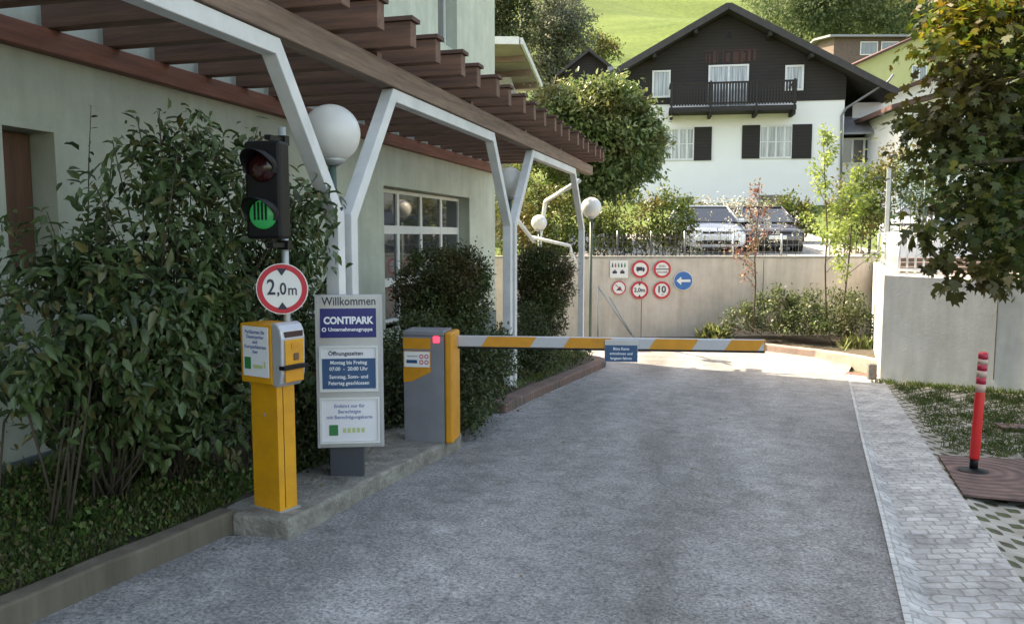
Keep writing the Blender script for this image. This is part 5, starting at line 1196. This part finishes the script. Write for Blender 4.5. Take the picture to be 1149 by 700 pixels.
for k in range(85):
    c, rr = bl[r1.integers(0, len(bl))]; d = r1.normal(size=3); d[2] = abs(d[2])*1.1+.1; d /= np.linalg.norm(d)
    e = np.array(c)+d*np.array(rr)*r1.uniform(.9, 1.18); s = np.array([(-3.75, 3.7, .02), (-3.8, 4.2, .02), (-3.7, 4.65, .0), (-3.85, 5.1, .0), (-3.6, 5.5, .0), (-3.9, 3.3, .03)][int(np.argmin([abs(y_-c[1]-r1.normal()*.3) for y_ in (3.7, 4.2, 4.65, 5.1, 5.5, 3.3)]))])+np.array([r1.normal()*.04, r1.normal()*.05, 0])
    m_ = s*.45+e*.55+np.array([0, 0, .15]); m_[:2] += r1.normal(size=2)*.05
    if e[0] < BX+.05: e[0] = BX+.1
    b.tube([tuple(s), tuple(m_), tuple(e)], [.009, .007, .003], 5)
    for q in np.linspace(.35, 1.02, 20):
        a_ = (1-q)**2*s+2*q*(1-q)*m_+q*q*e if q <= 1 else e
        dr = r1.normal(size=3); dr[2] -= .2; LP.append(a_+r1.normal(size=3)*.02); LD.append(dr)
b.build('stem', M['twig'], t, True)
LP, LD = np.array(LP), np.array(LD); C, dd = clumps(bl, 420, r1, .35, 1.0); n = 14000; k = r1.integers(0, 420, n)
P = np.r_[LP, C[k]+r1.normal(size=(n, 3))*.07]; D = np.r_[LD, dd[k]*.6+r1.normal(size=(n, 3))*.6+np.array([.15, -.1, -.45])]
Nn = np.r_[r1.normal(size=(len(LP), 3))*.5, r1.normal(size=(n, 3))*.4+dd[k]*.4]+np.array([.15, -.15, .8]); S = np.r_[.04+.06*r1.random(len(LP)), .04+.085*r1.random(n)**1.3]
kp = inb(P); h_ = r1.random(len(P)) < .6
leaves('foliage', P[kp & h_], D[kp & h_], Nn[kp & h_], S[kp & h_], M['shrub'], t, 'oval')
leaves('drooping_foliage', P[kp & ~h_], D[kp & ~h_], Nn[kp & ~h_], S[kp & ~h_]*1.1, M['shrub'], t, 'curl')
# long single shoots above it
t = thing('climbing_shoot', 'thin bare shoot with few leaves rising beside the small window', 'shoot', (-4.2, 4.3, .2))
b = MB(); pts = [(-4.1, 4.3, .2), (-4.2, 4.5, 1.4), (-4.25, 4.62, 2.2), (-4.3, 4.72, 2.6)]; b.tube(pts, [.008, .006, .004, .002], 5); b.build('stem', M['twig'], t, True)
P = np.array([np.array(pts[1])*(1-u)+np.array(pts[3])*u for u in np.linspace(0, 1, 16)]); leaves('foliage', P, r1.normal(size=(16, 3)), r1.normal(size=(16, 3))+np.array([0, 0, 1]), np.full(16, .05), M['shrub'], t, 'oval')

def hedge_ball(label, blobs, n, seed, m='hedge', nc=300, cs=.055, size=.045, name='clipped_hedge', base=None, cat='hedge'):
    c = blobs[0][0]; t = thing(name, label, cat, (c[0], c[1], bedz(c[0], c[1])))
    cr, C = crown('foliage', blobs, n, size, M[m], t, seed, nc=nc, cs=cs, lo=.72, hi=1.0, droop=.0, box=lambda P: (P[:, 0] > BX+.02))
    crown('inner_foliage', blobs, int(n*.35), size*1.3, M[m], t, seed+1, nc=nc//2, cs=cs*1.8, lo=.2, hi=.8, box=lambda P: (P[:, 0] > BX+.02))
    b = MB(); rr = random.Random(seed)
    for q in list(C)[::10]: b.tube([(c[0]+rr.uniform(-.1, .1), c[1]+rr.uniform(-.1, .1), bedz(c[0], c[1])-.05), ((c[0]+q[0])/2, (c[1]+q[1])/2, (q[2])*.6), tuple(q)], [.015, .01, .004], 5)
    b.build('stem', M['twig'], t, True); return t
def H(px, py, d, r): return (tuple(at(px, py, d)), r)
def HF(px, py, d, r): return (tuple(at(px, py, d*1.1)), tuple(q*1.1 for q in r))  # hedge blob pushed out along its camera ray and enlarged to suit
hedge_ball('broad rounded hedge with brownish patches in front of the long window', [HF(487, 330, 9.3, (.42, .45, .52)), HF(516, 328, 9.5, (.34, .45, .50)), HF(498, 345, 9.3, (.46, .45, .42)), HF(485, 300, 9.3, (.25, .3, .22)), HF(525, 305, 9.5, (.25, .3, .25))], 21000, 101)
hedge_ball('tall clipped hedge right of the paired pergola posts', [HF(612, 318, 12.6, (.42, .42, .58)), HF(608, 350, 12.5, (.38, .42, .45)), HF(596, 305, 12.7, (.3, .4, .35)), HF(622, 300, 12.6, (.28, .3, .3))], 17000, 102)
hedge_ball('dark low bush behind the paired pergola posts', [HF(592, 375, 11.5, (.28, .35, .42)), HF(600, 395, 11.5, (.3, .35, .3)), HF(578, 395, 11.2, (.3, .35, .4))], 6500, 103, 'lowshrub', name='low_bush', cat='bush')
hedge_ball('dark low bush right of the barrier cabinet', [H(532, 425, 8.5, (.20, .38, .33)), H(542, 440, 8.9, (.13, .35, .18)), H(528, 455, 8.1, (.16, .3, .2)), H(528, 400, 8.8, (.3, .35, .3)), H(548, 400, 9.2, (.3, .35, .3))], 9000, 104, 'lowshrub', name='low_bush', cat='bush')
hedge_ball('dark low bush between the welcome board and barrier cabinet', [H(438, 435, 8.1, (.25, .4, .4)), H(432, 465, 8.0, (.2, .35, .25)), H(470, 390, 8.6, (.35, .4, .35))], 6500, 105, 'lowshrub', name='low_bush', cat='bush')
hedge_ball('dark low bush in the gap behind ticket machine and welcome board', [H(345, 470, 6.4, (.3, .45, .45)), H(350, 430, 6.8, (.3, .4, .45)), H(346, 380, 6.9, (.3, .4, .4)), H(352, 500, 6.25, (.12, .12, .16)), H(350, 460, 6.3, (.14, .13, .2))], 7500, 106, 'lowshrub', name='low_bush', cat='bush')

# ------------------------------------------------------------------ maple at the right
tb = wp(7.3, 8.6); t = thing('maple_tree', 'maple with green and turning yellow leaves overhanging from the right', 'tree', (tb.x, tb.y, gz(0, tb.y)))
bl = [H(1130, 90, 8.6, (.85, .8, .9)), H(1200, 60, 8.7, (1.1, 1.0, 1.2)), H(1100, 170, 8.3, (.75, .7, .6)), H(1180, 220, 8.3, (.9, .8, .7)), H(1095, 235, 8.0, (.55, .5, .38)), H(1150, 270, 7.9, (.6, .5, .36)), H(1260, 150, 8.8, (1.4, 1.3, 1.8)), H(1080, 130, 8.4, (.5, .5, .42)), H(1055, 180, 8.2, (.38, .4, .3)), H(1040, 150, 8.3, (.3, .3, .22)), H(1050, 240, 8.1, (.25, .3, .3)), H(1180, -60, 8.8, (1.2, 1.1, 1.0))]
cr, C = crown('crown', bl, 15000, .105, M['maple'], t, 111, nc=430, cs=.16, shape='maple', lo=.3, hi=1.08, droop=.5, flat=.35)
bl2 = [H(1100, 25, 8.5, (.5, .6, .42)), H(1145, 10, 8.6, (.6, .6, .5)), H(1075, 60, 8.4, (.35, .4, .3)), H(1210, -30, 8.6, (.8, .8, .6)), H(1068, 20, 8.5, (.25, .3, .25))]
crown('turning_crown', bl2, 2200, .10, M['mapletop'], t, 112, nc=130, cs=.12, shape='maple', lo=.4, hi=1.02, droop=.5, flat=.35)
limbs((tb.x, tb.y, gz(0, tb.y)-.1), tuple(at(1290, 20, 8.8)), C, .16, M['bark'], t, 9, maxn=90)
# hanging twig of large leaves over the wall
bl3 = [H(1075, 318, 7.4, (.16, .12, .07)), H(1110, 312, 7.3, (.25, .2, .08)), H(1060, 290, 7.6, (.2, .2, .08)), H(1140, 300, 7.3, (.25, .2, .12)), H(1035, 262, 7.8, (.1, .1, .08))]
crown('hanging_twig', bl3, 230, .13, M['maple'], t, 113, nc=60, cs=.05, shape='maple', lo=.3, hi=1.02, droop=.8, flat=.3)
